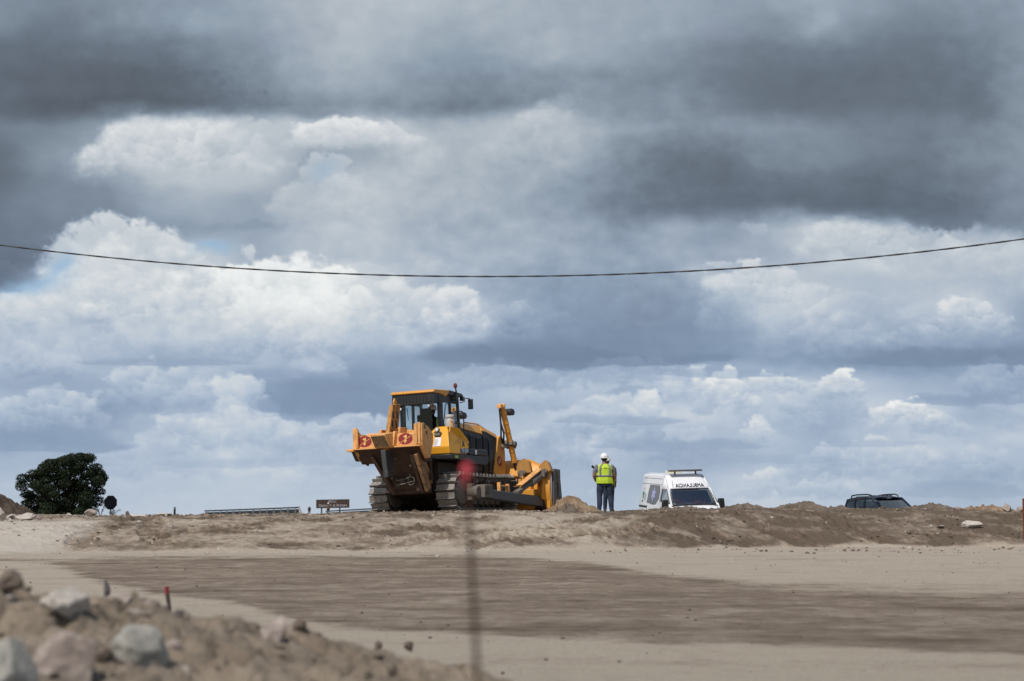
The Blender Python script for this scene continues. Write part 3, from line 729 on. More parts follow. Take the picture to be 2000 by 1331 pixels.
    f.build('track_frame', M_DUST, t, bevel=.012)
    return t
TR_L = track(1); TR_R = track(-1); TR_R['label'] = 'near crawler track with clean worn shoes'

# ---- hull, rear case, belly
h = MB()
h.prism([(-1.95, .55), (-2.05, 1.15), (-1.9, 1.6), (1.0, 1.62), (2.35, 1.5), (2.4, .75), (2.1, .5), (-1.6, .42)], -.60, .60)
h.box(-1.8, .6, -.78, .78, .5, 1.35)
h.build('hull', M_DARK, DZ, bevel=.02)
rc = MB(); rc.box(-2.25, -1.95, -.50, .50, .62, 1.45); rc.cyl((-2.3, -.55, .72), (-2.3, .55, .72), .12); rc.cyl((-2.3, -.5, 1.35), (-2.3, .5, 1.35), .09)
rc.box(-2.40, -2.2, -.55, -.40, .55, .95); rc.box(-2.40, -2.2, .40, .55, .55, .95); rc.cyl((-2.24, .0, 1.0), (-2.32, .0, 1.0), .2, seg=24)
rc.build('ripper_mount_case', M_RUST, DZ, bevel=.015)

# ---- fenders
for s in (-1, 1):
    f = MB()
    f.prism([(-2.02, 1.40), (-2.02, 1.53), (.30, 1.53), (.30, 1.36), (.1, 1.28), (-.75, 1.29), (-1.0, 1.38)], .60 * s, 1.26 * s)
    f.build('fender', M_BLACK, DZ, bevel=.02)
    g = MB(); g.prism([(-.86, 1.535), (-.86, 1.72), (.18, 1.72), (.29, 1.68), (.29, 1.535)], .66 * s, 1.25 * s)
    g.build('step_box', M_BLACK, DZ, bevel=.03)
    hd = MB(); hd.box(-.50, -.42, 1.25 * s, 1.262 * s, 1.56, 1.68); hd.build('box_latch', M_LENS, DZ, bevel=.01)
for (x, z, w) in ((-.52, 1.875, .12), (-1.72, 1.46, .15)):
    d = MB(); d.box(x, x + w, -1.268, -1.262, z - .03, z + .04) if z < 1.8 else d.box(x, x + w, -.665, -.655, 1.86, 1.97)
    d.build('warning_decal', M_LIME, DZ)

# ---- engine hood
hs = MB(); hs.prism([(-.12, 1.5), (-.12, 2.36), (1.22, 2.24), (1.25, 2.34), (1.5, 2.33), (2.20, 2.17), (1.88, 1.2), (1.86, .95), (1.2, .85), (.5, 1.2)], -.60, .60)
hood_side = hs.build('hood_side', M_BLACK, DZ, bevel=.02)
for (xa, xb, za, zb) in ((.02, .32, 1.75, 2.24), (.40, .68, 1.75, 2.20), (.80, 1.12, 1.2, 2.14), (1.22, 1.50, 1.1, 2.20), (1.58, 1.80, 1.15, 2.12)):
    for sy in (-1, 1):
        lv = MB(); lv.box(xa, xb, .598 * sy, .615 * sy, za, zb)
        k = 9
        for i in range(k): x = xa + .03 + (xb - xa - .06) * i / (k - 1); lv.box(x - .008, x + .008, .612 * sy, .630 * sy, za + .03, zb - .03)
        lv.build('louvre_panel', M_CABBLK, hood_side, bevel=.003, seg=1)
ht = MB()
ht.hexa([(-.12, -.63, 2.35), (1.22, -.63, 2.23), (1.22, .63, 2.23), (-.12, .63, 2.35)], [(-.12, -.50, 2.52), (1.32, -.48, 2.50), (1.32, .48, 2.50), (-.12, .50, 2.52)])
ht.hexa([(1.24, -.605, 2.335), (2.25, -.605, 2.14), (2.25, .605, 2.14), (1.24, .605, 2.335)], [(1.32, -.48, 2.50), (2.37, -.47, 2.30), (2.37, .47, 2.30), (1.32, .48, 2.50)])
hood_top = ht.build('hood_top', M_YEL, DZ, bevel=.02)
sm = MB(); sm.tube([(.35, -.47, 2.50), (.40, -.46, 2.55), (1.25, -.44, 2.54), (1.75, -.43, 2.42)], .022, 8); sm.tube([(.35, .47, 2.50), (.40, .46, 2.55), (1.25, .44, 2.54), (1.75, .43, 2.42)], .022, 8)
sm.build('hood_rail', M_YEL, hood_top)
ns = MB(); ns.prism([(1.86, .92), (1.88, 1.2), (2.19, 2.16), (2.34, 2.24), (2.60, 2.05), (2.63, 1.7), (2.60, .98), (2.5, .88)], -.64, .64)
nose = ns.build('radiator_guard', M_YEL, DZ, bevel=.025)
g = MB()
for z in (1.05, 1.2, 1.35, 1.5, 1.65): g.box(2.60, 2.65, -.5, .5, z, z + .06)
g.build('grille', M_BLACK, nose, bevel=.005)

def logo(parent, M, r=.17, dark=M_DECALRED):
    d = MB(); d.lathe([(r, 0), (r, .004), (0, .004)], 36, M @ Matrix.Diagonal((1, .83, 1, 1)))
    o = d.build('round_decal', dark, parent)
    b = MB()
    def q(pts):
        b._new([M @ Vector((x * r, y * r, .008)) for x, y in pts], [tuple(range(len(pts)))])
    q([(-.28, .38), (.12, .58), (.22, .5), (.10, -.2), (.22, -.24), (-.10, -.62), (-.22, -.10), (-.08, -.14), (-.02, .26), (-.22, .20)])
    for t in (-.62, -.46): q([(-.80, t * .4 - .35), (.85, t * .4 + .62), (.85, t * .4 + .66), (-.80, t * .4 - .31)])
    b.build('bolt_mark', M_DECALYEL, o)
    for tri in ([(-1.18, -.72), (-.72, -.52), (-.66, -.6)], [(1.18, .62), (.7, .36), (.64, .46)]):
        e = MB(); e._new([M @ Vector((x * r, y * r, .010)) for x, y in tri], [(0, 1, 2)]); e.build('slash_mark', dark, o)
# matrices: rear faces look towards -x, near side faces look towards -y
def face_rear(x, y, z, rz=0): return Matrix.Translation((x, y, z)) @ Matrix(((0, 0, -1, 0), (-1, 0, 0, 0), (0, 1, 0, 0), (0, 0, 0, 1))) @ Matrix.Rotation(rz, 4, 'Z')
def face_right(x, y, z, rz=0): return Matrix.Translation((x, y, z)) @ Matrix(((1, 0, 0, 0), (0, 0, -1, 0), (0, 1, 0, 0), (0, 0, 0, 1))) @ Matrix.Rotation(rz, 4, 'Z')
logo(nose, face_right(2.22, -.643, 1.48, R(-40)), .17)

# ---- cab
cab = MB()
cx0, cx1, cy0, cy1 = -1.72, -.12, -.62, .62
def post(x0, x1, y0, y1, z0=1.6, z1=3.30, lean=0.0):
    cab.hexa([(x0, y0, z0), (x1, y0, z0), (x1, y1, z0), (x0, y1, z0)], [(x0 + lean, y0, z1), (x1 + lean, y0, z1), (x1 + lean, y1, z1), (x0 + lean, y1, z1)])
for s in (-1, 1):
    a, b = (.56 * s, .62 * s)
    post(-1.50, -1.24, min(a, b), max(a, b))
    a, b = (.55 * s, .62 * s)
    post(-.78, -.70, min(a, b), max(a, b)); post(-.17, -.08, min(a, b), max(a, b), lean=-.12)
    cab.box(-1.72, -.12, .56 * s, .62 * s, 1.6, 2.12); cab.box(-1.72, -.2, .55 * s, .62 * s, 3.08, 3.30)
    cab.box(-.74, -.12, .565 * s, .615 * s, 2.50, 2.56)
cab.box(-1.72, -1.60, -.5, .5, 1.6, 2.18); cab.box(-.22, -.10, -.6, .6, 1.6, 2.28)
cab.box(-1.72, -.15, -.6, .6, 1.58, 1.66)
cab.box(-.34, -.22, -.6, .6, 3.16, 3.30); cab.box(-.30, -.22, -.03, .03, 2.2, 3.2)
CAB = cab.build('cab_frame', M_CABBLK, DZ, bevel=.012)
rp = MB(); rp.box(-1.88, -1.66, -.66, .66, 3.02, 3.325)
for i in range(9): y = -.42 + i * .105; rp.box(-1.895, -1.875, y - .012, y + .012, 3.06, 3.28)
rp.box(-1.893, -1.875, -.60, -.44, 3.07, 3.27)
for y in (-.45, -.15, .15, .45): rp.cyl((-1.885, y, 3.035), (-1.90, y, 3.035), .012, seg=8)
rp.build('rear_air_panel', M_BLACK, CAB, bevel=.008)
sv = MB(); sv.box(-1.66, -1.36, -.665, -.62, 3.06, 3.3); sv.box(-1.58, -1.44, -.675, -.66, 3.10, 3.26); sv.build('side_air_vent', M_BLACK, CAB, bevel=.006)
rf = MB(); rf.prism([(-1.93, 3.33), (-1.93, 3.37), (-1.85, 3.42), (-1.0, 3.44), (-.45, 3.40), (-.10, 3.33), (-.08, 3.30), (-.7, 3.30), (-1.0, 3.31), (-1.15, 3.25), (-1.35, 3.30)], -.68, .68)
ROOF = rf.build('cab_roof', M_YEL, DZ, bevel=.02)
rfb = MB(); rfb.hexa([(-1.02, -.69, 3.305), (.02, -.69, 3.29), (.02, .69, 3.29), (-1.02, .69, 3.305)], [(-.92, -.69, 3.445), (-.10, -.69, 3.385), (-.10, .69, 3.385), (-.92, .69, 3.445)])
rfb.box(-.1, .06, -.70, -.60, 3.18, 3.30)
rfb.build('roof_front_hood', M_CABBLK, ROOF, bevel=.015)
# panes
def pane(pts, name='window_pane'):
    b = MB(); b._new(pts, [(0, 1, 2, 3)]); o = b.build(name, M_GLASS, CAB, smooth=0, solid=.006); return o
pane([(-1.66, -.48, 2.18), (-1.66, .48, 2.18), (-1.66, .48, 3.02), (-1.66, -.48, 3.02)])
for s in (-1, 1):
    pane([(-1.58, .59 * s, 2.12), (-.78, .59 * s, 2.12), (-.78, .59 * s, 3.08), (-1.58, .59 * s, 3.08)])
    pane([(-.70, .59 * s, 2.12), (-.20, .59 * s, 2.12), (-.30, .59 * s, 3.08), (-.70, .59 * s, 3.08)])
pane([(-.17, -.55, 2.28), (-.17, .55, 2.28), (-.28, .55, 3.16), (-.28, -.55, 3.16)])
wp = MB(); wp.tube([(-1.67, .30, 2.95), (-1.67, .27, 2.6)], .010, 6); wp.build('rear_wiper', M_HOSE, CAB)
gb = MB()
gb.tube([(-1.75, .36, 2.20), (-1.75, .36, 2.30), (-1.75, -.36, 2.30), (-1.75, -.36, 2.20)], .018, 8); gb.build('rear_grab_bar', M_BLACK, CAB)
st_ = MB()
st_.box(-1.20, -1.06, -.30, .18, 2.10, 2.72, rot=(0, R(-8), 0)); st_.box(-1.14, -1.04, -.20, .10, 2.70, 2.90, rot=(0, R(-6), 0)); st_.box(-1.15, -.55, -.30, .18, 1.98, 2.10)
st_.box(-1.10, -.65, .20, .30, 2.22, 2.30); st_.box(-1.10, -.65, -.42, -.32, 2.22, 2.30)
st_.build('operator_seat', M_SEAT, DZ, bevel=.04, seg=3)
ci = MB(); ci.box(-.42, -.28, -.35, .35, 1.66, 2.38); ci.cyl((-.45, .3, 2.3), (-.5, .3, 2.5), .02); ci.cyl((-.45, -.38, 2.2), (-.55, -.38, 2.5), .02); ci.build('control_console', M_BLACK, DZ, bevel=.03)
# mirror, beacon, lamps, rails
mi = MB(); mi.tube([(-.12, -.60, 3.20), (-.06, -.70, 3.25), (.0, -.86, 3.24), (.02, -.88, 3.2)], .014, 8); mi.tube([(-.12, -.60, 3.12), (-.02, -.74, 3.16)], .012, 8); ma = mi.build('mirror_arm', M_BLACK, CAB)
mb_ = MB(); mb_.box(.01, .07, -.96, -.80, 2.92, 3.23); mb_.build('mirror_housing', M_CABBLK, ma, bevel=.03, seg=3)
be = MB(); be.tube([(-.52, -.70, 3.26), (-.52, -.71, 3.36), (-.56, -.71, 3.50), (-.57, -.71, 3.54)], [.03, .03, .018, .035], 10); be.box(-.56, -.46, -.74, -.66, 3.16, 3.30); bs = be.build('beacon_stem', M_BLACK, ROOF, bevel=.004)
bd = MB(); bd.lathe([(.052, 0), (.056, .02), (.054, .07), (.046, .105), (.025, .125), (0, .13)], 20, Matrix.Translation((-.575, -.71, 3.54)) @ Matrix.Rotation(R(-8), 4, 'Y')); bd.build('beacon_dome', M_BEACON, bs)
def work_lamp(parent, c, d, r=.055):
    d = Vector(d).normalized(); c = Vector(c); q = d.to_track_quat('Z', 'Y').to_matrix().to_4x4(); M = Matrix.Translation(c) @ q
    a = MB(); a.lathe([(r * .6, -.06), (r * 1.1, -.03), (r * 1.15, .02), (r, .025)], 16, M); o = a.build('work_lamp', M_BLACK, parent, bevel=.004)
    b = MB(); b.lathe([(r * .93, .02), (r * .8, .034), (0, .038)], 16, M, close=False); b.build('lamp_lens', M_LENS, o)
work_lamp(CAB, (-1.82, .42, 2.92), (-1, 0, -.1), .04); work_lamp(CAB, (-1.82, -.47, 2.96), (-1, 0, -.1), .04)
hr = MB(); hr.tube([(-1.35, -.66, 2.35), (-1.35, -.74, 2.9), (-1.30, -.74, 3.02), (-1.10, -.74, 3.03), (-1.04, -.74, 2.95), (-1.04, -.66, 2.45)], .016, 8)
hr.tube([(-.30, -.66, 1.95), (-.28, -.78, 2.1), (-.28, -.80, 2.72), (-.33, -.78, 2.84), (-.50, -.74, 2.86), (-.58, -.68, 2.82)], .018, 8); hr.build('cab_handrail', M_BLACK, CAB)

remap(CAB, lambda p: (-.10 + (p.x + .10) * .915, p.y, 1.6 + (p.z - 1.6) * .965)); remap(ROOF, lambda p: (-.10 + (p.x + .10) * .915, p.y, 1.6 + (p.z - 1.6) * .965))
# ---- near side tank (yellow), far side box
tk = MB()
tk.hexa([(-2.02, -1.24, 1.61), (-.80, -1.24, 1.61), (-.80, -.52, 1.61), (-2.02, -.50, 1.61)], [(-2.08, -1.24, 1.80), (-.70, -1.24, 1.80), (-.70, -.52, 1.80), (-2.08, -.47, 1.80)])
tank = MB()
prof = [(-1.97, 1.545), (-2.02, 1.74), (-1.84, 2.18), (-1.72, 2.31), (-1.60, 2.31), (-1.44, 2.24), (-.92, 1.98), (-.83, 1.90), (-.82, 1.80), (-.98, 1.545)]
tank.prism(prof[:], -1.24, -.54)
# pull the upper inner and outer edges in so the rear face narrows upwards
for v in tank.bm.verts:
    if v.co.z > 2.1 and v.co.x < -1.5: v.co.y += .10 if v.co.y < -1 else -.06
    if v.co.z > 2.25: v.co.y += .12 if v.co.y < -1 else -.08
TANK = tank.build('fuel_tank', M_TANK, DZ, bevel=.025, seg=3)
sk = MB(); sk.box(-2.13, -2.045, -1.22, -.56, 1.625, 1.63); 
work_lamp(TANK, (-1.86, -.80, 2.22), (-1, 0, .1), .06)
bx = MB(); bx.box(-1.95, -1.88, -.93, -.75, 2.04, 2.13, rot=(0, R(20), 0)); bx.box(-1.95, -1.88, -.95, -.73, 2.135, 2.155); bx.build('latch_recess', M_ARM, TANK, bevel=.006)
sh = MB(); sh._new([(-2.018, -.74, 1.76), (-2.018, -.97, 1.76), (-1.918, -.95, 2.005), (-1.918, -.76, 2.005)], [(0, 1, 2, 3)]); sh.build('paper_notice', M_WHITE, TANK, smooth=0, solid=.004)
tx = MB()
for i in range(7): z = 1.79 + i * .026; x = -2.020 + (z - 1.76) * .408; tx._new([(x - .004, -.75, z), (x - .004, -.75 - .14 * random.uniform(.5, 1), z), (x - .002, -.75 - .12, z + .006), (x - .002, -.75, z + .006)], [(0, 1, 2, 3)])
tx.build('notice_lines', M_ARM, TANK, smooth=0)
rl = MB(); rl.tube([(-1.86, -1.13, 2.08), (-1.90, -1.20, 2.14), (-1.76, -1.18, 2.40), (-1.68, -1.12, 2.46), (-1.45, -1.08, 2.42), (-1.38, -1.08, 2.22)], .017, 8); rl.build('tank_handrail', M_YEL, TANK)
bp = MB(); bp.prism([(-1.37, 1.57), (-1.37, 1.70), (-.86, 1.72), (-.85, 1.71), (-.97, 1.57)], -1.246, -1.240); bp.build('model_plate', M_BLUE, TANK)
text_mesh('model_lettering', 'TS-23R', .13, M_WHITE, TANK, face_right(-1.12, -1.249, 1.645) @ Matrix.Diagonal((1.05, 1, 1, 1)), bold=.004)
tr_ = MB(); tr_.prism([(-1.28, 1.76), (-1.20, 1.93), (-1.12, 1.76), (-1.17, 1.76), (-1.20, 1.82), (-1.23, 1.76)], -1.245, -1.239); tr_.build('triangle_mark', M_BLACK, TANK, smooth=0)
tr2 = MB(); tr2.prism([(-.93, 1.78), (-.93, 1.86), (-.88, 1.85), (-.88, 1.78)], -1.2455, -1.239); tr2.build('small_mark', M_RUST, TANK, smooth=0)
seam = MB(); seam.box(-1.38, -1.373, -1.2435, -1.2395, 1.55, 2.15); seam.build('tank_seam', M_RUST, TANK, smooth=0)
cn = MB(); cn.lathe([(.13, 0), (.14, .1), (.13, .25), (.10, .30), (.13, .32), (.13, .36), (.10, .40), (0, .41)], 20, Matrix.Translation((-1.22, -.86, 2.26)) @ Matrix.Diagonal((1, 1, 1, 1)))
cn.build('air_precleaner', mat('precleaner_grey', (.42, .42, .41), .5, dirt=.3), DZ)
lb = MB(); lb.prism([(-1.97, 1.545), (-2.02, 1.74), (-1.95, 1.95), (-.90, 1.93), (-.82, 1.80), (-.98, 1.545)], .54, 1.24); lb.build('battery_box', M_TANK, DZ, bevel=.03)

# ---- ripper
RB = MB()
RB.prism([(-3.78, 1.76), (-3.74, 2.16), (-3.60, 2.20), (-3.18, 2.12), (-3.08, 1.60), (-3.3, 1.40)], -1.10, 1.10)
BEAM = RB.build('ripper_beam', M_YEL_D, DZ, bevel=.015)
ep = MB(); ep.prism([(-3.84, 1.74), (-3.84, 2.44), (-3.74, 2.46), (-3.66, 2.36), (-3.45, 2.24), (-3.12, 2.26), (-3.04, 2.20), (-3.02, 1.62), (-3.25, 1.40), (-3.45, 1.46)], 1.06, 1.18)
ep.box(-3.90, -3.80, .98, 1.06, 1.78, 2.40); ep.build('end_plate', M_YEL_D, BEAM, bevel=.01)
ep = MB(); ep.prism([(-3.86, 1.74), (-3.86, 2.46), (-3.70, 2.48), (-3.30, 2.34), (-2.99, 2.14), (-3.02, 1.85), (-3.28, 1.42), (-3.45, 1.40)], -1.20, -1.08)
ep.box(-3.93, -3.83, -1.06, -.96, 1.78, 2.46); ep.box(-3.93, -3.86, -1.17, -1.08, 1.78, 2.50); ep.build('end_plate', M_YEL_D, BEAM, bevel=.01)
hl = MB(); hl.cyl((-3.50, -1.195, 2.16), (-3.50, -1.204, 2.16), .06, seg=24); hl.build('pin_hole', M_DARK, BEAM)
pp = MB(); pp.box(-3.70, -3.58, -1.206, -1.2, 2.28, 2.44); pp.build('id_plate', M_DUST, BEAM)
lp = MB(); lp.box(-3.93, -3.80, -1.16, 1.26, 1.715, 1.755); lp.hexa([(-3.98, 1.10, 1.68), (-3.70, 1.10, 1.68), (-3.70, 1.34, 1.68), (-3.98, 1.34, 1.68)], [(-3.98, 1.10, 1.755), (-3.70, 1.10, 1.755), (-3.70, 1.34, 1.755), (-3.98, 1.34, 1.755)])
lp.build('lower_lip', M_YEL_D, BEAM, bevel=.012)
u = MB(); u.box(-3.82, -3.70, .42, .46, 1.76, 2.14); u.build('stiffener', M_YEL_D, BEAM, bevel=.006)
pb = MB(); pb.hexa([(-4.22, -.26, 1.72), (-3.70, -.20, 1.70), (-3.70, .34, 1.70), (-4.22, .24, 1.72)], [(-4.36, -.16, 2.16), (-3.70, -.24, 2.24), (-3.70, .42, 2.24), (-4.36, .34, 2.16)])
PB = pb.build('push_block', M_YEL_D, BEAM, bevel=.015)
pb = MB(); pb.hexa([(-3.98, -.27, 1.74), (-3.70, -.30, 1.74), (-3.70, -.22, 1.74), (-3.98, -.19, 1.74)], [(-3.86, -.30, 2.26), (-3.68, -.32, 2.26), (-3.68, -.24, 2.26), (-3.86, -.22, 2.26)]); pb.build('block_flange', M_YEL_D, BEAM, bevel=.01)
# caked, worn-through striking face of the block: ragged upper border
fc = MB(); n_ = 40; top_ = []; bot_ = []
for i_ in range(n_ + 1):
    t = i_ / n_; zt = 2.10 + .035 * mnoise.noise((i_ * .35, 0, 0)) + .02 * mnoise.noise((i_ * 1.1, 5, 0)); q = (zt - 1.72) / .44
    yt = (.24 + .10 * q) * (1 - t) + (-.26 + .10 * q) * t; top_.append((-4.225 - .14 * q - .004, yt * .97, zt)); bot_.append((-4.229, (.24 * (1 - t) - .26 * t) * .97, 1.735))
fc.quadgrid([bot_, top_]); fc.build('worn_face', mat('worn_block_face', (.15, .085, .03), .75, dirt=.8, dirt_c=(.035, .022, .014), scale=14, vary=.6, streak=(1, 1, .4)), PB, smooth=0, solid=.004)
for (y0, y1, zt) in ((-.36, -.28, 2.40), (.28, .36, 2.36)): pk = MB(); pk.box(-3.62, -3.05, y0, y1, 2.1, zt); pk.build('shank_pocket', M_YEL_D, BEAM, bevel=.012)
pk = MB(); pk.box(-3.30, -3.02, .36, .95, 2.1, 2.26, rot=(0, R(8), 0)); pk.build('beam_brace', M_YEL_D, BEAM, bevel=.012)
pk = MB(); pk.box(-3.25, -3.0, -.98, -.40, 2.14, 2.28, rot=(R(10), R(-4), 0)); pk.build('beam_brace', M_YEL_D, BEAM, bevel=.012)
sk_ = MB()
sk_.hexa([(-3.36, -.06, 1.60), (-2.80, -.06, 1.55), (-2.80, .06, 1.55), (-3.36, .06, 1.60)], [(-2.93, -.06, 2.90), (-2.53, -.06, 2.93), (-2.53, .06, 2.93), (-2.93, .06, 2.90)])
SHK = sk_.build('ripper_shank', mat('shank_yellow_streaked', (.58, .27, .055), .6, dirt=.75, dirt_c=(.045, .03, .02), streak=(1, 1, .4), scale=8), DZ, bevel=.012)
for (z) in (2.38, 2.62):
    xx = -2.93 + (z - 2.38) * .26 + .03; hh = MB()
    hh.box(xx - .15, xx - .06, -.068, .068, z - .09, z + .09); hh.build('pin_slot', M_DARK, SHK, bevel=.01)
    hh = MB(); hh.box(xx + .06, xx + .14, -.068, .068, z - .11, z + .10); hh.build('pin_slot', M_DARK, SHK, bevel=.01)
ey = MB(); ey.tube([(-2.78, -.0, 2.9), (-2.80, 0, 2.98), (-2.75, 0, 3.06), (-2.69, 0, 3.02), (-2.68, 0, 2.9)], .022, 8); ey.build('lifting_eye', M_YEL, SHK)
sl = MB(); sl.hexa([(-3.32, -.07, .93), (-3.10, -.07, .98), (-3.10, .07, .98), (-3.32, .07, .93)], [(-3.46, -.07, 1.66), (-3.02, -.07, 1.66), (-3.02, .07, 1.66), (-3.46, .07, 1.66)])
sl.build('shank_blade', M_ARM, SHK, bevel=.012)
# teeth brackets and webs under the beam
us = MB(); us.prism([(-3.90, 1.70), (-3.90, 1.735), (-3.06, 1.735), (-3.02, 1.40), (-3.30, 1.34), (-3.72, 1.66)], -1.07, 1.14); us.build('beam_underside', M_RUST, BEAM, bevel=.01)
wb = MB()
for y in (1.02, .72, .42, .20, -.42, -.72, -1.0):
    wb.prism([(-3.74, 1.73), (-3.35, 1.36), (-3.1, 1.30), (-3.0, 1.55), (-3.1, 1.74)], y - .03, y + .03)
wb.prism([(-3.62, 1.70), (-3.34, 1.45), (-3.22, 1.43), (-3.20, 1.70)], 1.16, 1.36)
wb.box(-3.30, -3.02, -1.05, 1.05, 1.42, 1.60)
wb.build('beam_webs', M_RUST, BEAM, bevel=.01)
# linkage
lk = MB()
lk.hexa([(-2.30, -.55, .62), (-1.98, -.55, .72), (-1.98, .28, .72), (-2.30, .28, .62)], [(-2.98, -.62, 1.52), (-2.60, -.62, 1.66), (-2.60, .50, 1.66), (-2.98, .50, 1.52)])
for s, w in ((-1, .66), (1, .56)):
    yb = -.58 if s < 0 else .32
    lk.hexa([(-2.40, yb - .05, .50), (-2.02, yb - .05, .60), (-2.02, yb + .05, .60), (-2.40, yb + .05, .50)], [(-3.10, s * w - .05, 1.50), (-2.70, s * w - .05, 1.66), (-2.70, s * w + .05, 1.66), (-3.10, s * w + .05, 1.50)])
lk.cyl((-2.2, -.72, .58), (-2.2, .45, .58), .09)
LK = lk.build('ripper_linkage', M_RUST, DZ, bevel=.015)
for (p0, p1, w) in (((-3.02, -.80, 1.56), (-2.46, -.80, .58), .075),):
    a = MB(); a.hexa([(p1[0] - .10, p1[1] - .05, p1[2] - .06), (p1[0] + .10, p1[1] - .05, p1[2] + .06), (p1[0] + .10, p1[1] + .05, p1[2] + .06), (p1[0] - .10, p1[1] + .05, p1[2] - .06)],
           [(p0[0] - .13, p0[1] - .05, p0[2] - .06), (p0[0] + .11, p0[1] - .05, p0[2] + .06), (p0[0] + .11, p0[1] + .05, p0[2] + .06), (p0[0] - .13, p0[1] + .05, p0[2] - .06)])
    a.build('linkage_arm', M_YEL_G, LK, bevel=.02)
for s in (-1, 1):
    a = MB(); a.cyl((-2.62, .64 * s, 1.62), (-2.18, .62 * s, 1.06), .085); a.cyl((-2.18, .62 * s, 1.06), (-1.95, .62 * s, .78), .045); a.cyl((-2.64, .64 * s - .08, 1.64), (-2.64, .64 * s + .08, 1.64), .1)
    a.build('lift_cylinder', M_YEL_G, LK)
    a = MB(); a.cyl((-2.75, .42 * s, 1.98), (-2.3, .42 * s, 1.74), .08); a.cyl((-2.3, .42 * s, 1.74), (-2.0, .42 * s, 1.60), .045); a.build('tilt_cylinder', M_YEL_D, LK)
for (x, y, z, r) in ((-2.83, -.5, 1.25, .03), (-2.88, .3, 1.36, .03), (-2.72, .12, 1.15, .025), (-2.60, -.35, 1.0, .035), (-2.93, -.1, 1.45, .03), (-2.58, .22, .95, .025)):
    bl = MB(); bl.cyl((x - .05, y, z - .02), (x + .1, y, z + .05), r, seg=8); bl.build('pin_bolt', M_DUST, LK)
for i in range(4):
    hz = MB(); hz.tube([(-2.45, .22 - .02 * i, 1.02 - .07 * i), (-2.72, .02, .92 - .06 * i), (-2.74, -.2, .94 - .06 * i), (-2.45, -.42, 1.06 - .07 * i)], .018, 8); hz.build('hydraulic_hose', M_DUST if i % 2 else M_HOSE, LK)
hz = MB(); hz.tube([(-2.62, -.36 + .11 * math.cos(a), .84 + .11 * math.sin(a)) for a in np.linspace(0, 2 * math.pi, 20)], .012, 8, cap=False); hz.build('hose_loop', M_DUST, LK)
hz = MB(); hz.tube([(-2.8, -.5, 1.5), (-2.75, -.66, 1.3), (-2.5, -.60, 1.25), (-2.3, -.5, 1.4)], .02, 8); hz.build('hydraulic_hose', M_HOSE, LK)
logo(BEAM, face_rear(-3.772, .80, 1.985), .235); logo(BEAM, face_rear(-3.772, -.60, 1.985), .235)
remap(BEAM, lambda p: (-3.17 + (p.x + 3.78) * .72, p.y * .90, 1.74 + (p.z - 1.74) * .80 if p.z > 1.74 else p.z))
gu = MB(); gu.tube([(-1.98, -.66, 1.45), (-2.10, -.68, 1.36), (-2.14, -.70, 1.1), (-2.08, -.70, .85)], .05, 10, flat=.5); gu.build('rear_guard_bar', M_RUST, DZ)

# ---- blade lift cylinders
for s in (-1, 1):
    y = .80 * s
    p0 = Vector((2.20, y, 3.08)); p1 = Vector((2.80, y * 1.06, 1.46)); p2 = Vector((3.02, y * 1.1, .66))
    a = MB(); a.cyl(p0, p1, .085, seg=24); a.cyl(p1 - (p1 - p0).normalized() * .08, p1, .10, seg=24)
    for t in (.12, .3, .45, .62, .8): q = p0.lerp(p1, t); d = (p1 - p0).normalized(); a.cyl(q - d * .015, q + d * .015, .095, seg=20)
    a.tube([p0 + Vector((.10, -.02 * s, -.1)), p0.lerp(p1, .5) + Vector((.12, 0, 0)), p1 + Vector((.10, 0, .1))], .02, 8)
    L_ = a.build('blade_lift_cylinder', M_YEL, DZ)
    a = MB(); a.cyl(p1, p2, .045, seg=16); a.cyl(p2 + Vector((0, -.08, 0)), p2 + Vector((0, .08, 0)), .08); a.build('cylinder_rod', M_CHROME, L_)
    a = MB(); d = (p0 - p1).normalized(); a.cyl(p0, p0 + d * .07, .12, .10, seg=24); a.box(p0.x - .22, p0.x - .04, y - .07, y + .07, p0.z - .06, p0.z + .06); a.build('cylinder_cap', mat('cap_primer_orange', (.74, .36, .12), .5, dirt=.3), L_, bevel=.012)
    a = MB(); a.tube([p0 + Vector((-.12, 0, -.06)), p0 + Vector((-.14, 0, -.3)), (2.08, y, 2.45), (2.14, y * .95, 2.2), (2.40, y * .85, 2.02)], .028, 8)
    a.tube([p0 + Vector((-.06, -.06 * s, -.08)), p0 + Vector((.04, -.08 * s, -.5)), (2.26, y, 2.3), (2.30, y * .95, 2.1), (2.5, y * .85, 1.98)], .028, 8); a.build('cylinder_hoses', M_HOSE, L_)
    a = MB(); a.box(2.48, 2.78, y - .15, y + .15, 1.90, 2.06, rot=(0, R(22), 0)); a.cyl((2.60, y - .22, 1.98), (2.60, y + .22, 1.98), .08); a.box(2.35, 2.62, min(.60 * s, y), max(.60 * s, y), 1.88, 2.0); a.build('cylinder_yoke', M_DUST, L_, bevel=.015)
    a = MB(); a.prism([(2.52, 2.86), (2.50, 2.96), (2.58, 3.04), (2.74, 3.02), (2.80, 2.92), (2.72, 2.84)], y - .13, y + .07); a.build('front_work_lamp', M_BLACK, L_, bevel=.012)

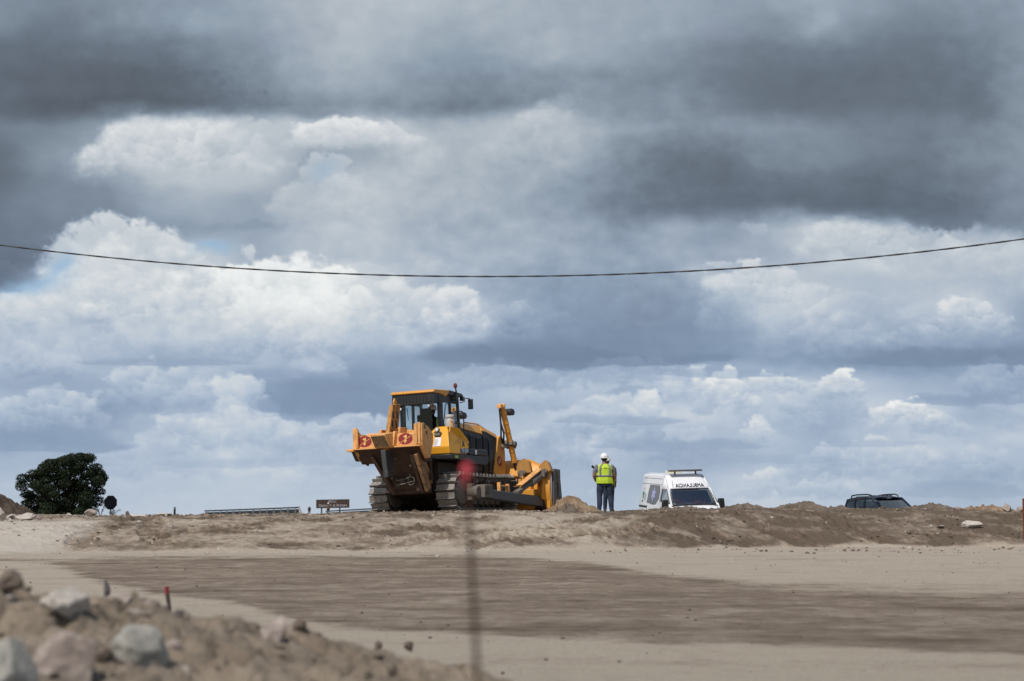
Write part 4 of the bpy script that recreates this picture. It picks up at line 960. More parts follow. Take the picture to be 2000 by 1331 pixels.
# ---- blade
def blade_x(y, z):
    # concave to the front; wings swept forward
    w = max(0, abs(y) - 1.15) * .16
    c = .22 * ((z - .62) / .7) ** 2
    return 2.70 + w + c
BLH = lambda y: 1.51 if abs(y) < 1.25 else 1.51 - (abs(y) - 1.25) / .72 * .31
ys = np.linspace(-1.97, 1.97, 61); zs = np.linspace(0, 1, 15)
bb = MB()
bb.quadgrid([[(blade_x(y, t * BLH(y)), y, t * BLH(y)) for y in ys] for t in zs])
BLADE = bb.build('blade', M_YEL, DZ, solid=.05, smooth=40)
for s in (-1, 1):
    a = MB(); y0, y1 = sorted((1.95 * s, 2.03 * s))
    a.prism([(2.98, 1.17), (3.08, 1.21), (3.45, 1.19), (3.44, .9), (3.50, .4), (3.58, -.02), (2.92, -.02), (2.94, .5)], y0, y1); 
    e_ = a.build('end_bit', M_BLADEDGE, BLADE, bevel=.008)
    a = MB(); a.box(3.20, 3.25, min(2.03 * s, 2.05 * s), max(2.03 * s, 2.05 * s), .15, 1.14); a.box(2.92, 3.56, min(2.03 * s, 2.06 * s), max(2.03 * s, 2.06 * s), -.02, .10); a.build('wear_strip', M_RUST, e_, bevel=.004)
    a = MB(); a.box(2.84, 2.96, min(1.80 * s, 1.94 * s), max(1.80 * s, 1.94 * s), .05, 1.10); a.prism([(2.62, .35), (2.92, .25), (2.92, 1.02), (2.75, .98), (2.68, .7)], min(1.74 * s, 1.80 * s), max(1.74 * s, 1.80 * s)); a.build('corner_rib', M_YEL, BLADE, bevel=.012)
ce = MB(); ce.box(2.86, 3.0, -1.2, 1.2, -.04, .14); ce.build('cutting_edge', M_BLADEDGE, BLADE, bevel=.006)
rb = MB(); rb.hexa([(2.52, -1.60, .30), (2.72, -1.60, .30), (2.72, 1.60, .30), (2.52, 1.60, .30)], [(2.52, -1.60, .62), (2.72, -1.60, .62), (2.72, 1.60, .62), (2.52, 1.60, .62)])
rb.box(2.66, 2.86, -1.2, 1.2, 1.02, 1.08)
for y in (-1.45, -1.2, -.62, .62, 1.2, 1.45): rb.box(2.56, 2.74, y - .025, y + .025, .62, 1.02)
rb.build('blade_ribs', M_YEL, BLADE, bevel=.012)
M_GUARD = mat('guard_shaded_ochre', (.46, .235, .06), .6, dirt=.5, dirt_c=(.20, .12, .06), scale=9)  # blade yellow darkened to hold the brown shading of the guard faces, plus dirt
# bent guards over the blade joints
for sg in (-1, 1):
    for (ol, x0, name2) in (([(1.00, 1.12), (.97, 1.31), (1.06, 1.47), (1.23, 1.54), (1.32, 1.49), (1.44, 1.13)], 2.68, 'a'), ([(1.68, 1.10), (1.68, 1.28), (1.86, 1.45), (1.93, 1.44), (2.05, 1.16), (1.82, 1.08)], 2.72, 'b')):
        a = MB(); a.prism([(y * sg, z) for y, z in ol], x0, x0 + .015, 'x')
        rows = [[(x0 + .01 + t * .34, y * sg * (1 - .03 * t), z - .05 * t) for t in (0, .5, 1)] for y, z in ol[1:]]
        a.quadgrid(rows); a.build('joint_guard', M_GUARD, BLADE, solid=.018, smooth=30)
        a = MB(); cy_ = (ol[0][0] + .15) * sg; a.box(x0 - .10, x0 + .22, cy_ - .07, cy_ + .07, .96, 1.20); a.cyl((x0 - .02, cy_ - .13, 1.12), (x0 - .02, cy_ + .13, 1.12), .06); a.build('blade_joint', M_DUST, BLADE, bevel=.015)
        a = MB(); a.tube([(x0 - .05, cy_, 1.15), (x0 - .12, cy_ - .1 * sg, .95), (x0 - .05, cy_ - .14 * sg, .7)], .018, 8); a.build('grease_hose', M_HOSE, BLADE)
# push arms, braces
for s in (-1, 1):
    y = 1.62 * s
    a = MB(); a.hexa([(-.70, y - .10, .33), (2.92, y - .12, .10), (2.92, y + .12, .10), (-.70, y + .10, .33)], [(-.70, y - .10, .57), (2.92, y - .12, .40), (2.92, y + .12, .40), (-.70, y + .10, .57)])
    PA = a.build('push_arm', M_ARM, DZ, bevel=.018)
    a = MB(); a.cyl((-.86, 1.2 * s, .52), (-.86, 1.78 * s, .52), .14, seg=24); a.box(-1.05, -.55, min(1.50 * s, 1.78 * s), max(1.50 * s, 1.78 * s), .34, .70); a.cyl((-1.16, 1.36 * s, .50), (-1.16, 1.66 * s, .50), .17, seg=24); a.box(-1.28, -1.10, min(1.3 * s, 1.5 * s), max(1.3 * s, 1.5 * s), .28, .74)
    a.build('trunnion', M_DUST, PA, bevel=.02)
    a = MB(); a.box(2.78, 2.94, y - .15, y + .15, .02, .72); a.build('arm_bracket', M_DARK, PA, bevel=.02)
    a = MB(); a.box(.06, .14, y - .08, y + .02, .50, .78); a.box(.60, .68, y - .08, y + .02, .48, .74); a.box(.08, .66, y - .07, y + .01, .66, .70); a.build('step_bracket', M_YEL_D, PA, bevel=.01)
    p0 = Vector((1.35, y, .52)); p1 = Vector((2.86, y * 1.06, 1.06))
    a = MB(); a.tube([p0, p0.lerp(p1, .5), p0.lerp(p1, .52), p0.lerp(p1, .88), p1], [.075, .075, .125, .125, .08], 20); 
    a.box(1.20, 1.50, y - .09, y + .09, .46, .58, rot=(0, R(-15), 0)); BR = a.build('brace_cylinder', M_DUST, PA, bevel=.006)
    a = MB(); d = (p1 - p0)
    q0 = p0 + d * .10 + Vector((-.03, -.09 * 1, .12)); q1 = p0 + d * .93 + Vector((-.03, -.09, .17))
    a.hexa([q0, q0 + Vector((0, .2, 0)), q1 + Vector((0, .2, 0)), q1], [q0 + Vector((-.03, 0, .03)), q0 + Vector((-.03, .2, .03)), q1 + Vector((-.03, .2, .03)), q1 + Vector((-.03, 0, .03))])
    a.build('brace_cover', M_YEL_D, BR, bevel=.008)
# ================================================================ PEOPLE
def capsule_chain(mb, pts, rs, seg=14):
    """limb: tube with rounded ends"""
    mb.tube(pts, rs, seg); mb.ell(pts[0], (rs[0],) * 3, 12, 8); mb.ell(pts[-1], (rs[-1],) * 3, 12, 8)

def fuse(name, mb, voxel, mats, pick, parent, smooth_it=6):
    me = bpy.data.meshes.new(name); bmesh.ops.recalc_face_normals(mb.bm, faces=mb.bm.faces); mb.bm.to_mesh(me); mb.bm.free()
    t = bpy.data.objects.new(name + '_tmp', me); col.objects.link(t)
    m = t.modifiers.new('r', 'REMESH'); m.mode = 'VOXEL'; m.voxel_size = voxel; m.use_smooth_shade = True
    if smooth_it: s = t.modifiers.new('s', 'SMOOTH'); s.iterations = smooth_it; s.factor = .5
    dg = bpy.context.evaluated_depsgraph_get(); out = bpy.data.meshes.new_from_object(t.evaluated_get(dg))
    bpy.data.objects.remove(t); out.name = name; out.materials.clear()
    for k in mats: out.materials.append(k)
    if len(mats) > 1:
        idx = [pick(p.center) for p in out.polygons]; out.polygons.foreach_set('material_index', idx)
    out.polygons.foreach_set('use_smooth', [True] * len(out.polygons))
    o = bpy.data.objects.new(name, out); col.objects.link(o)
    if parent: o.parent = parent
    return o

def rings(mb, data, seg=28, power=2.4):
    """stack of horizontal superellipse rings: (z, cx, cy, rx, ry)"""
    rr = []
    for (z, cx, cy, rx, ry) in data:
        ring = []
        for k in range(seg):
            a = 2 * math.pi * k / seg; c, s = math.cos(a), math.sin(a)
            ring.append(mb.bm.verts.new((cx + rx * math.copysign(abs(c) ** (2 / power), c), cy + ry * math.copysign(abs(s) ** (2 / power), s), z)))
        rr.append(ring)
    for a, b in zip(rr, rr[1:]):
        for k in range(seg): mb.bm.faces.new((a[k], a[(k + 1) % seg], b[(k + 1) % seg], b[k]))
    mb.bm.faces.new(rr[0][::-1]); mb.bm.faces.new(rr[-1])

def hand(mb, wrist, d, palm_n, side, curl=.5, size=1.0):
    """wrist point, direction of the hand, palm normal; side = +1 thumb to the left of d seen from the back"""
    d = Vector(d).normalized(); n = Vector(palm_n); n = (n - d * n.dot(d)).normalized(); w = d.cross(n) * side; wr = Vector(wrist)
    mb.tube([wr, wr + d * .045 * size, wr + d * .09 * size], [.027 * size, .036 * size, .034 * size], 12, flat=.5)
    mb.ell(wr + d * .05 * size, (.034 * size,) * 3, 10, 8)
    for i, (off, ln) in enumerate(((.030, .072), (.010, .082), (-.011, .076), (-.031, .058))):
        b = wr + d * .088 * size + w * off * size; L = ln * size / 3; p = [b - d * .02]; a = 0
        for k in range(3):
            p.append(b); a += curl * (.9 + .15 * i); b = b + (d * math.cos(a) + n * math.sin(a)) * L
        p.append(b); mb.tube(p, [.0095 * size, .0095 * size, .009 * size, .0085 * size, .007 * size], 8)
    b = wr + d * .03 * size + w * .03 * size
    mb.tube([b, b + (w * .8 + d * .6 + n * .3).normalized() * .035 * size, b + (w * .8 + d * .6 + n * .3).normalized() * .035 * size + (d * .9 + n * .5).normalized() * .032 * size], [.012 * size, .0105 * size, .008 * size], 8)

def head(mb, c, yaw=0, tilt=0, s=1.0):
    """head of height .23, looking along +y turned by yaw; c is its centre"""
    M = Matrix.Translation(c) @ Matrix.Rotation(yaw, 4, 'Z') @ Matrix.Rotation(tilt, 4, 'X') @ Matrix.Scale(s, 4)
    def E(p, r):
        b = Matrix.Translation(p) @ Matrix.Diagonal((r[0], r[1], r[2], 1))
        mb.lathe([(math.sin(math.pi * i / 12) if 0 < i < 12 else 0, -math.cos(math.pi * i / 12)) for i in range(13)], 18, M @ b)
    E((0, -.010, .03), (.076, .093, .088)); E((0, .022, -.035), (.062, .068, .075)); E((0, .052, -.085), (.030, .028, .026))
    E((0, .090, -.018), (.013, .022, .026)); E((0, .082, .028), (.055, .02, .014)); E((0, .080, -.060), (.026, .014, .008)); E((0, .080, -.048), (.028, .014, .007))
    for s_ in (-1, 1): E((.078 * s_, -.005, -.008), (.010, .020, .033)); E((.038 * s_, .066, -.02), (.022, .018, .018))
    return M

M_SKIN = mat('skin_tanned', (.26, .13, .085), .55, vary=.08); M_JEAN = mat('jeans_blue', (.020, .031, .064), .85, dirt=.40, dirt_c=(.085, .10, .14), scale=7, bump=.9, bscale=14, vary=.4)
M_BOOT = mat('dusty_boot_leather', (.045, .036, .03), .8, dirt=.7, dirt_c=(.17, .13, .10)); M_TEE = mat('shirt_grey', (.16, .16, .19), .85)
M_VEST = mat('vest_lime_yellow', (.50, .66, .035), .7, vary=.05, bump=.3, bscale=18); M_REFL = mat('reflective_tape_grey', (.20, .21, .23), .45, vary=.05)
M_HAT = mat('helmet_white', (.78, .78, .78), .3, vary=.02); M_HAIR = mat('hair_dark', (.012, .010, .009), .8); M_REDSLV = mat('shirt_dark_red', (.16, .03, .022), .85)
M_REDU = mat('uniform_red_orange', (.36, .045, .03), .8); M_EYE = mat('eye_dark', (.01, .01, .01), .3); M_NAVY = mat('workwear_navy', (.018, .02, .032), .85)
M_PHONE = mat('phone_black', (.012, .012, .013), .25)

def helmet(parent, M, m=M_HAT, name='hard_hat'):
    h = MB(); h.lathe([(.128, -.012), (.126, .02), (.118, .06), (.098, .10), (.066, .125), (.03, .138), (0, .141)], 32, M @ Matrix.Translation((0, -.008, .045)) @ Matrix.Diagonal((.92, 1.10, 1, 1)), close=False)
    h.lathe([(.128, -.014), (.137, -.018), (.136, -.010), (.126, -.004)], 32, M @ Matrix.Translation((0, -.008, .045)) @ Matrix.Diagonal((.92, 1.12, 1, 1)), close=False)
    h.prism([(-.075, .10), (-.05, .165), (0, .185), (.05, .165), (.075, .10)], 0, .008, 'z')
    k = len(h.bm.verts)
    for v in list(h.bm.verts)[-10:]: v.co = M @ (v.co + Vector((0, 0, .03)))
    h.tube([M @ Vector(p) for p in ((0, .10, .10), (0, .07, .155), (0, .0, .19), (0, -.07, .165), (0, -.12, .11))], .012, 8)
    o = h.build(name, m, parent, solid=.004, smooth=50)
    b = MB(); b.box(-.012, .012, -.152, -.140, .075, .095, M=M); b.build('helmet_badge', M_HAIR, o)
    return o

def eyes(parent, M):
    b = MB()
    for s in (-1, 1): b.ell(M @ Vector((.030 * s, .086, .008)), (.012, .006, .006), 10, 6)
    b.build('eyes', M_EYE, parent)
def hair(parent, M, m=M_HAIR, low=-.07):
    b = MB(); b.ell((0, 0, 0), (1, 1, 1), 20, 12)
    for v in b.bm.verts:
        p = Vector((v.co.x * .083, v.co.y * .098 - .016, v.co.z * .096 + .03)); 
        if p.y > .03: p.z = max(p.z, .06)
        p.z = max(p.z, low); v.co = M @ p
    return b.build('hair', m, parent)

def vest(parent, data, m, open_front=False, name='safety_vest', tape=True, n=44, arm=1.30):
    """waistcoat shell following torso rings (z, cx, cy, rx, ry), bottom to top; arm holes near the shoulders"""
    a = MB(); rr = []
    zs = np.linspace(data[0][0], data[-1][0], 34); D = np.array(data)
    P = []
    for z in zs:
        cx, cy, rx, ry = [np.interp(z, D[:, 0], D[:, i]) for i in (1, 2, 3, 4)]
        row = []
        for k in range(n + 1):
            t = 2 * math.pi * k / n; c, s = math.cos(t), math.sin(t); p = 2.5
            fold = .010 * math.sin(t * 7 + z * 5) * sstep(1.35, .95, z) + .006 * math.sin(t * 15 + 2)
            row.append(Vector((cx + (rx + .016 + fold) * math.copysign(abs(c) ** (2 / p), c), cy + (ry + .016 + fold) * math.copysign(abs(s) ** (2 / p), s), z)))
        P.append(row)
    vs = [[a.bm.verts.new(p) for p in row] for row in P]
    for i in range(len(zs) - 1):
        for k in range(n):
            if zs[i] > arm - .10 and abs(P[i][k].x - P[i][0].x * 0) > 0:
                cx = np.interp(zs[i], D[:, 0], D[:, 1]); rx = np.interp(zs[i], D[:, 0], D[:, 3])
                if abs(P[i][k].x - cx) > rx * .93 and zs[i] < arm + .10: continue
            a.bm.faces.new((vs[i][k], vs[i][k + 1], vs[i + 1][k + 1], vs[i + 1][k]))
    o = a.build(name, m, parent, solid=.006, smooth=60)
    if tape:
        b = MB()
        def strip(pts, w, up):
            row1 = []; row2 = []
            for p in pts:
                cx, cy = np.interp(p.z, D[:, 0], D[:, 1]), np.interp(p.z, D[:, 0], D[:, 2]); nrm = Vector((p.x - cx, (p.y - cy) * 1.4, 0)).normalized() * .010
                row1.append(p + nrm - up * w / 2); row2.append(p + nrm + up * w / 2)
            b.quadgrid([row1, row2])
        zi = [np.argmin(abs(zs - zz)) for zz in (zs[0] + .24,)]
        for i in zi: strip([P[i][k] for k in range(n + 1)], .055, Vector((0, 0, 1)))
        for sgn, yy in ((-1, -1), (1, -1), (-1, 1), (1, 1)):
            pts = []
            for i in range(zi[0], len(zs)):
                cx = np.interp(zs[i], D[:, 0], D[:, 1]); rx = np.interp(zs[i], D[:, 0], D[:, 3]); tgt = cx + sgn * min(rx * .62, .15)
                ks = [k for k in range(n) if (P[i][k].y - np.interp(zs[i], D[:, 0], D[:, 2])) * yy > 0]
                k = min(ks, key=lambda q: abs(P[i][q].x - tgt)); p = P[i][k].copy(); p.x = tgt; pts.append(p)
            r1 = [p + Vector((-.025, .010 * yy, 0)) for p in pts]; r2 = [p + Vector((.025, .010 * yy, 0)) for p in pts]; b.quadgrid([r1, r2])
        b.build('reflective_tape', M_REFL, o, solid=.002, smooth=60)
    return o, P, zs

def standing(name, label, loc, rz, arms, legs, torso, colours, hat=True, vest_m=M_VEST, group=None, voxel=.0085, head_yaw=0, head_tilt=0, tape=True, scale=1.0, hx=0.0):
    """local: faces +y, right hand side is +x.  arms / legs: dict of joint lists"""
    root = empty(name, loc, (0, 0, rz)); root.scale = (scale,) * 3; tag(root, label, 'person', group)
    shirt, sleeve, pants, boot = colours
    mb = MB(); rings(mb, torso, 26)
    top = torso[-1]; nk = Vector((hx * .6, .0, 1.50))
    mb.tube([(top[1], top[2], top[0] - .06), nk, (hx, .015, 1.57)], [.075, .062, .058], 14)
    M = head(mb, (hx, .02, 1.635), head_yaw, head_tilt)
    for pts, rs in legs: capsule_chain(mb, pts, rs)
    for pts, rs, (hd, hn, hs, curl) in arms:
        capsule_chain(mb, pts, rs); hand(mb, pts[-1], hd, hn, hs, curl)
    for (pts, rs) in legs:
        f = Vector(pts[-1]); o = .0 if f.x > 0 else 0
        mb.tube([f + Vector((0, -.05, .02)), f + Vector((0, -.03, -.045)), f + Vector((.02 * (1 if f.x > 0 else -1), .09, -.055)), f + Vector((.03 * (1 if f.x > 0 else -1), .17, -.062))], [.045, .052, .05, .034], 14)
    elbows = [(Vector(p[0][0]), Vector(p[0][len(p[0]) // 2]), sum((Vector(q) for q in p[0][-2:]), Vector()) / 2, p[3] if len(p) > 3 else 0) for p in arms]
    def pick(c):
        if c.z > 1.495 and abs(c.x - hx) < .14: return 0
        for (s, e, w, long_) in elbows:
            ab = e - s; t = max(0, min(1, (c - s).dot(ab) / ab.length_squared)); dd = (c - (s + ab * t)).length
            if dd < .085 and t > .02 and abs(c.x) > .19: return 4 if t < .72 else 0
        for pp in arms:
            for a, b in zip(pp[0][len(pp[0]) // 2:], list(pp[0][len(pp[0]) // 2 + 1:]) + [Vector(pp[0][-1]) + Vector(pp[2][0]).normalized() * .18]):
                a = Vector(a); b = Vector(b); ab = b - a; t = max(0, min(1, (c - a).dot(ab) / ab.length_squared))
                if (c - (a + ab * t)).length < .075: return 0
        if c.z > .93: return 1
        if c.z > .11: return 2
        return 3
    body = fuse('body', mb, voxel, [M_SKIN, shirt, pants, boot, sleeve], pick, root)
    if vest_m:
        vd = [t for t in torso if t[0] >= .84]
        v, P, zs = vest(root, vd, vest_m, tape=tape)
    hair(root, M)
    eyes(root, M)
    if hat: helmet(root, M)
    return root, M

TORSO_BIG = [(.80, 0, 0, .165, .12), (.88, 0, 0, .195, .145), (.98, 0, .005, .20, .155), (1.08, 0, .01, .20, .155), (1.20, 0, 0, .205, .14), (1.32, 0, -.005, .215, .135), (1.40, 0, -.005, .205, .115), (1.45, 0, -.005, .15, .09), (1.485, 0, -.005, .08, .065)]
VESTT = None
# worker with his back to the camera: faces +y (away), image left is his left (-x)
W1P = at(1181, 997, 53.0); W1Z = gz(W1P.x, 53.0)
legs1 = [([(-.10, 0, .90), (-.125, .01, .70), (-.135, .015, .50), (-.135, -.01, .30), (-.15, -.01, .11)], [.105, .098, .078, .074, .062]),
         ([(.10, 0, .90), (.125, 0, .70), (.155, .015, .50), (.175, -.01, .30), (.185, -.01, .11)], [.105, .098, .078, .074, .062])]
arms1 = [([(-.205, 0, 1.40), (-.265, -.01, 1.26), (-.285, -.02, 1.12), (-.24, .05, 1.00), (-.19, .10, .93)], [.066, .058, .047, .042, .030], ((.55, .3, -.6), (0, -1, 0), 1, .25)),
         ([(.205, 0, 1.40), (.255, .01, 1.26), (.262, .02, 1.12), (.25, .10, 1.0), (.215, .19, .95)], [.066, .058, .047, .042, .030], ((-.3, .6, -.3), (0, 0, -1), -1, .4))]
w1, MH1 = standing('person', 'person in lime vest and white hard hat standing with back turned right of the blade', (W1P.x, 53.0, W1Z), R(3), arms1, legs1, TORSO_BIG,
              (M_TEE, M_TEE, M_JEAN, M_BOOT))
w1.scale = (1.14, 1.1, 1.01)
text_mesh('back_lettering', 'S. OFILA', .062, M_HAIR, w1, Matrix.Translation((0, -.158, 1.345)) @ Matrix.Rotation(R(90), 4, 'X') @ Matrix.Rotation(R(-4), 4, 'X'), extrude=.002)
# second worker behind him, facing the camera, holding a phone
TORSO_MID = [(z, x + 0, y, rx * .93, ry * .92) for z, x, y, rx, ry in TORSO_BIG]
W2P = at(1189, 997, 53.75)
legs2 = [([(-.09, 0, .90), (-.10, .01, .70), (-.10, .02, .50), (-.10, -.01, .30), (-.10, -.01, .11)], [.10, .09, .075, .07, .06]), ([(.09, 0, .90), (.10, 0, .70), (.11, .015, .50), (.115, -.01, .30), (.12, -.01, .11)], [.10, .09, .075, .07, .06])]
arms2 = [([(-.19, 0, 1.40), (-.215, 0, 1.26), (-.22, -.01, 1.12), (-.22, .03, 1.0), (-.21, .08, .90)], [.064, .057, .047, .042, .030], ((0, .3, -1), (1, 0, 0), 1, .35)),
         ([(.19, 0, 1.40), (.285, .06, 1.28), (.36, .10, 1.17), (.42, .14, 1.24), (.455, .16, 1.30)], [.064, .055, .046, .04, .028], ((.5, .1, .5), (-.3, 1, .3), 1, .75))]
w2, MH2 = standing('person', 'person in dark red shirt mostly hidden behind the back turned worker, holding a phone out', (W2P.x, 53.75, gz(W2P.x, 53.75)), R(186), arms2, legs2, TORSO_MID,
              (M_REDSLV, M_REDSLV, M_JEAN, M_BOOT), hx=.055, scale=.965)
ph = MB(); ph.box(-.036, .036, -.005, .005, -.075, .075); PHN = ph.build('mobile_phone', M_PHONE, None, bevel=.006)
PHN.matrix_world = Matrix.Translation((W2P.x, 53.75, gz(W2P.x, 53.75))) @ Matrix.Rotation(R(186), 4, 'Z') @ Matrix.Translation((.515, .185, 1.40)) @ Euler((R(-20), R(52), R(10))).to_matrix().to_4x4()
tag(PHN, 'dark mobile phone held out to the left by the hidden worker', 'phone')

# seated people: driver of the dozer and two in the ambulance
def seated(label, matrix, jacket, pants, hat=False, vest_m=None, hm=M_HAIR, voxel=.012, sleeve=None):
    root = empty('person'); root.matrix_world = matrix; tag(root, label, 'person')
    mb = MB(); T = [(z - .86, x, y, rx * .92, ry * .9) for z, x, y, rx, ry in TORSO_BIG if z > .85]; rings(mb, T, 24)
    mb.tube([(0, 0, .58), (0, .01, .66), (0, .02, .70)], [.07, .058, .055], 12); M = head(mb, (0, .03, .775))
    for s in (-1, 1):
        capsule_chain(mb, [(.10 * s, .02, .06), (.13 * s, .25, .09), (.15 * s, .46, .08)], [.095, .085, .065]); capsule_chain(mb, [(.15 * s, .46, .08), (.15 * s, .50, -.16), (.15 * s, .48, -.34)], [.062, .055, .042])
        mb.tube([(.15 * s, .44, -.36), (.15 * s, .50, -.39), (.15 * s, .62, -.40)], [.045, .045, .032], 12)
        capsule_chain(mb, [(.19 * s, 0, .54), (.26 * s, .05, .40), (.27 * s, .10, .27), (.24 * s, .24, .27), (.20 * s, .38, .30)], [.062, .054, .046, .04, .028]); hand(mb, (.20 * s, .38, .30), (-.1 * s, 1, .1), (0, 0, -1), -s, .6)
    def pick(c):
        if c.z > .64: return 0
        if c.y > .27 and abs(c.x) < .30 and c.z > .18: return 0
        if c.z < .13 or c.y > .28: return 2
        return 1 if abs(c.x) < .165 else 3
    fuse('body', mb, voxel, [M_SKIN, jacket, pants, sleeve or jacket], pick, root)
    if vest_m: vest(root, T, vest_m, tape=True, arm=.44)
    hair(root, M, hm); eyes(root, M)
    if hat: helmet(root, M)
    return root
bpy.context.view_layer.update()
M_GREENSLV = mat('sleeve_lime_green', (.50, .78, .08), .8)
seated('driver in white hard hat and lime sleeves sitting in the black cab of the bulldozer', DZ.matrix_world @ Matrix.Translation((-.86, -.12, 2.06)) @ Matrix.Rotation(R(-90), 4, 'Z'), M_NAVY, M_NAVY, hat=True, sleeve=M_GREENSLV)
# ================================================================ AMBULANCE (x forward, y left)
M_VW = mat('van_white_paint', (.78, .79, .81), .28, dirt=.30, dirt_c=(.55, .50, .44), vary=.015, scale=2); M_VBLK = mat('van_black_plastic', (.012, .012, .013), .5); M_RUB = mat('tyre_rubber', (.02, .02, .02), .8, dirt=.5)
M_VGLASS = glass_mat('windscreen_glass', (.48, .53, .52), refl=.24); M_VWIN = mat('dark_window_film', (.035, .037, .042), .15); M_TXT = mat('lettering_navy', (.012, .015, .03), .6)
M_STAR = mat('star_blue_white', (.35, .38, .62), .5); M_GRN = mat('emblem_green', (.03, .25, .18), .5); M_CREAM = mat('cream_plastic', (.62, .60, .48), .5); M_DARKIN = mat('dark_interior', (.02, .02, .022), .8)
M_CARD = mat('pale_blue_card', (.30, .55, .68), .5)

def loft(mb, secs):
    """secs: closed rings of points, same count"""
    rr = [[mb.bm.verts.new(p) for p in s] for s in secs]; n = len(rr[0])
    for a, b in zip(rr, rr[1:]):
        for k in range(n): mb.bm.faces.new((a[k], a[(k + 1) % n], b[(k + 1) % n], b[k]))
    mb.bm.faces.new(rr[0][::-1]); mb.bm.faces.new(rr[-1])

def ring_x(x, zb, zt, wb, wm, wt, rad=.12):
    """body cross-section at x: bottom z, top z, half widths at bottom, waist, roof edge"""
    zm = zb + (zt - zb) * .42; P = []
    half = [(wb * .9, zb), (wb, zb + .08), (wm, zm), (wt + (wm - wt) * .15, zt - rad * 1.5), (wt, zt - rad * .55), (wt - rad * .45, zt - rad * .08), (wt * .55, zt + .005), (0, zt + .015)]
    for y, z in half: P.append((x, -y, z))
    for y, z in half[-2::-1]: P.append((x, y, z))
    return P

def build_wheel(parent, x, y, r=.34, w=.22):
    s = 1 if y > 0 else -1
    a = MB(); M = Matrix.Translation((x, y, r)) @ Matrix.Rotation(R(90), 4, 'X')
    a.lathe([(r * .62, -w / 2), (r * .9, -w / 2), (r, -w * .35), (r, w * .35), (r * .9, w / 2), (r * .62, w / 2)], 32, M, close=False); t = a.build('wheel', M_RUB, parent)
    b = MB(); b.lathe([(r * .62, -w * .4), (r * .55, -w * .2), (r * .2, -w * .3), (0, -w * .3)], 24, M, close=False); b.lathe([(r * .62, w * .4), (r * .55, w * .2), (r * .2, w * .3), (0, w * .3)], 24, M, close=False)
    b.build('rim', M_LENS, t)

A0 = at(1356, 1003, 64.0)
AMB = empty('ambulance', (0, 0, 0)); tag(AMB, 'white high roof ambulance with black mirrors half hidden behind the embankment crest', 'ambulance')
L0 = -5.05           # tail
# body shell back to the windscreen header; x = 0 is the front bumper
vb = MB()
S = []
for (x, zb, zt, wb, wm, wt) in ((L0, .45, 2.50, .93, .98, .80), (L0 + .06, .38, 2.57, .96, .99, .84), (L0 + 1.0, .35, 2.60, .97, .99, .85), (-2.2, .35, 2.60, .97, .99, .85), (-1.95, .35, 2.59, .97, .99, .85)):
    S.append(ring_x(x, zb, zt, wb, wm, wt))
loft(vb, S)
BODY = vb.build('body', M_VW, AMB, bevel=.0, smooth=32)
# cab: forehead, pillars, doors, bonnet
fh = MB()
def H(a, b): fh.hexa(a, b)
# forehead: quad section slanted from roof (x -1.95, z 2.6) to header (x -1.15, z 1.98)
rowsP = []
for t in np.linspace(0, 1, 9):
    x = -1.97 + .72 * (t ** 1.0); z = 2.60 - .60 * t ** 1.25; w = .85 + (.89 - .85) * t
    rowsP.append([(x - .10 * (abs(q) ** 4), q * w, z - .045 * abs(q) ** 6) for q in np.linspace(-1, 1, 17)])
fh.quadgrid(rowsP)
FH = fh.build('roof_forehead', M_VW, BODY, solid=.02, smooth=50)
for s in (-1, 1):
    sd_ = MB()
    # side wall of the cab above the door window, and door lower part
    sd_._new([(-1.96, .985 * s, 1.42), (-1.96, .93 * s, 1.98), (-1.96, .86 * s, 2.56), (-1.72, .862 * s, 2.42), (-1.24, .89 * s, 2.0), (-1.30, .90 * s, 1.96), (-1.86, .925 * s, 1.96), (-1.88, .97 * s, 1.42)], [tuple(range(8))])
    sd_._new([(-1.96, .985 * s, 1.43), (-1.96, .97 * s, .40), (-.10, .93 * s, .45), (-.05, .90 * s, .95), (-.35, .90 * s, 1.22), (-.62, .955 * s, 1.34), (-.70, .96 * s, 1.38)], [tuple(range(7))])
    # A pillar
    sd_.hexa([(-.66, .915 * s, 1.32), (-.54, .90 * s, 1.30), (-.56, .84 * s, 1.32), (-.68, .88 * s, 1.33)], [(-1.30, .90 * s, 1.99), (-1.20, .88 * s, 2.0), (-1.21, .82 * s, 2.0), (-1.32, .85 * s, 1.99)])
    sd_.build('cab_side', M_VW, BODY, solid=.03, smooth=32)
bo = MB(); rows = []
for t in np.linspace(0, 1, 7):
    x = -.60 + .55 * t; z = 1.30 - .10 * t - .22 * t ** 4
    rows.append([(x + .06 * (1 - abs(q) ** 2), q * (.90 - .02 * t), z - .05 * abs(q) ** 4) for q in np.linspace(-1, 1, 13)])
bo.quadgrid(rows); bo.quadgrid([[(0.01 + .06 * (1 - q * q), q * .88, .98) for q in np.linspace(-1, 1, 13)], [(.05 + .06 * (1 - q * q), q * .90, .40) for q in np.linspace(-1, 1, 13)]])
bo.build('bonnet', M_VW, BODY, solid=.02, smooth=50)
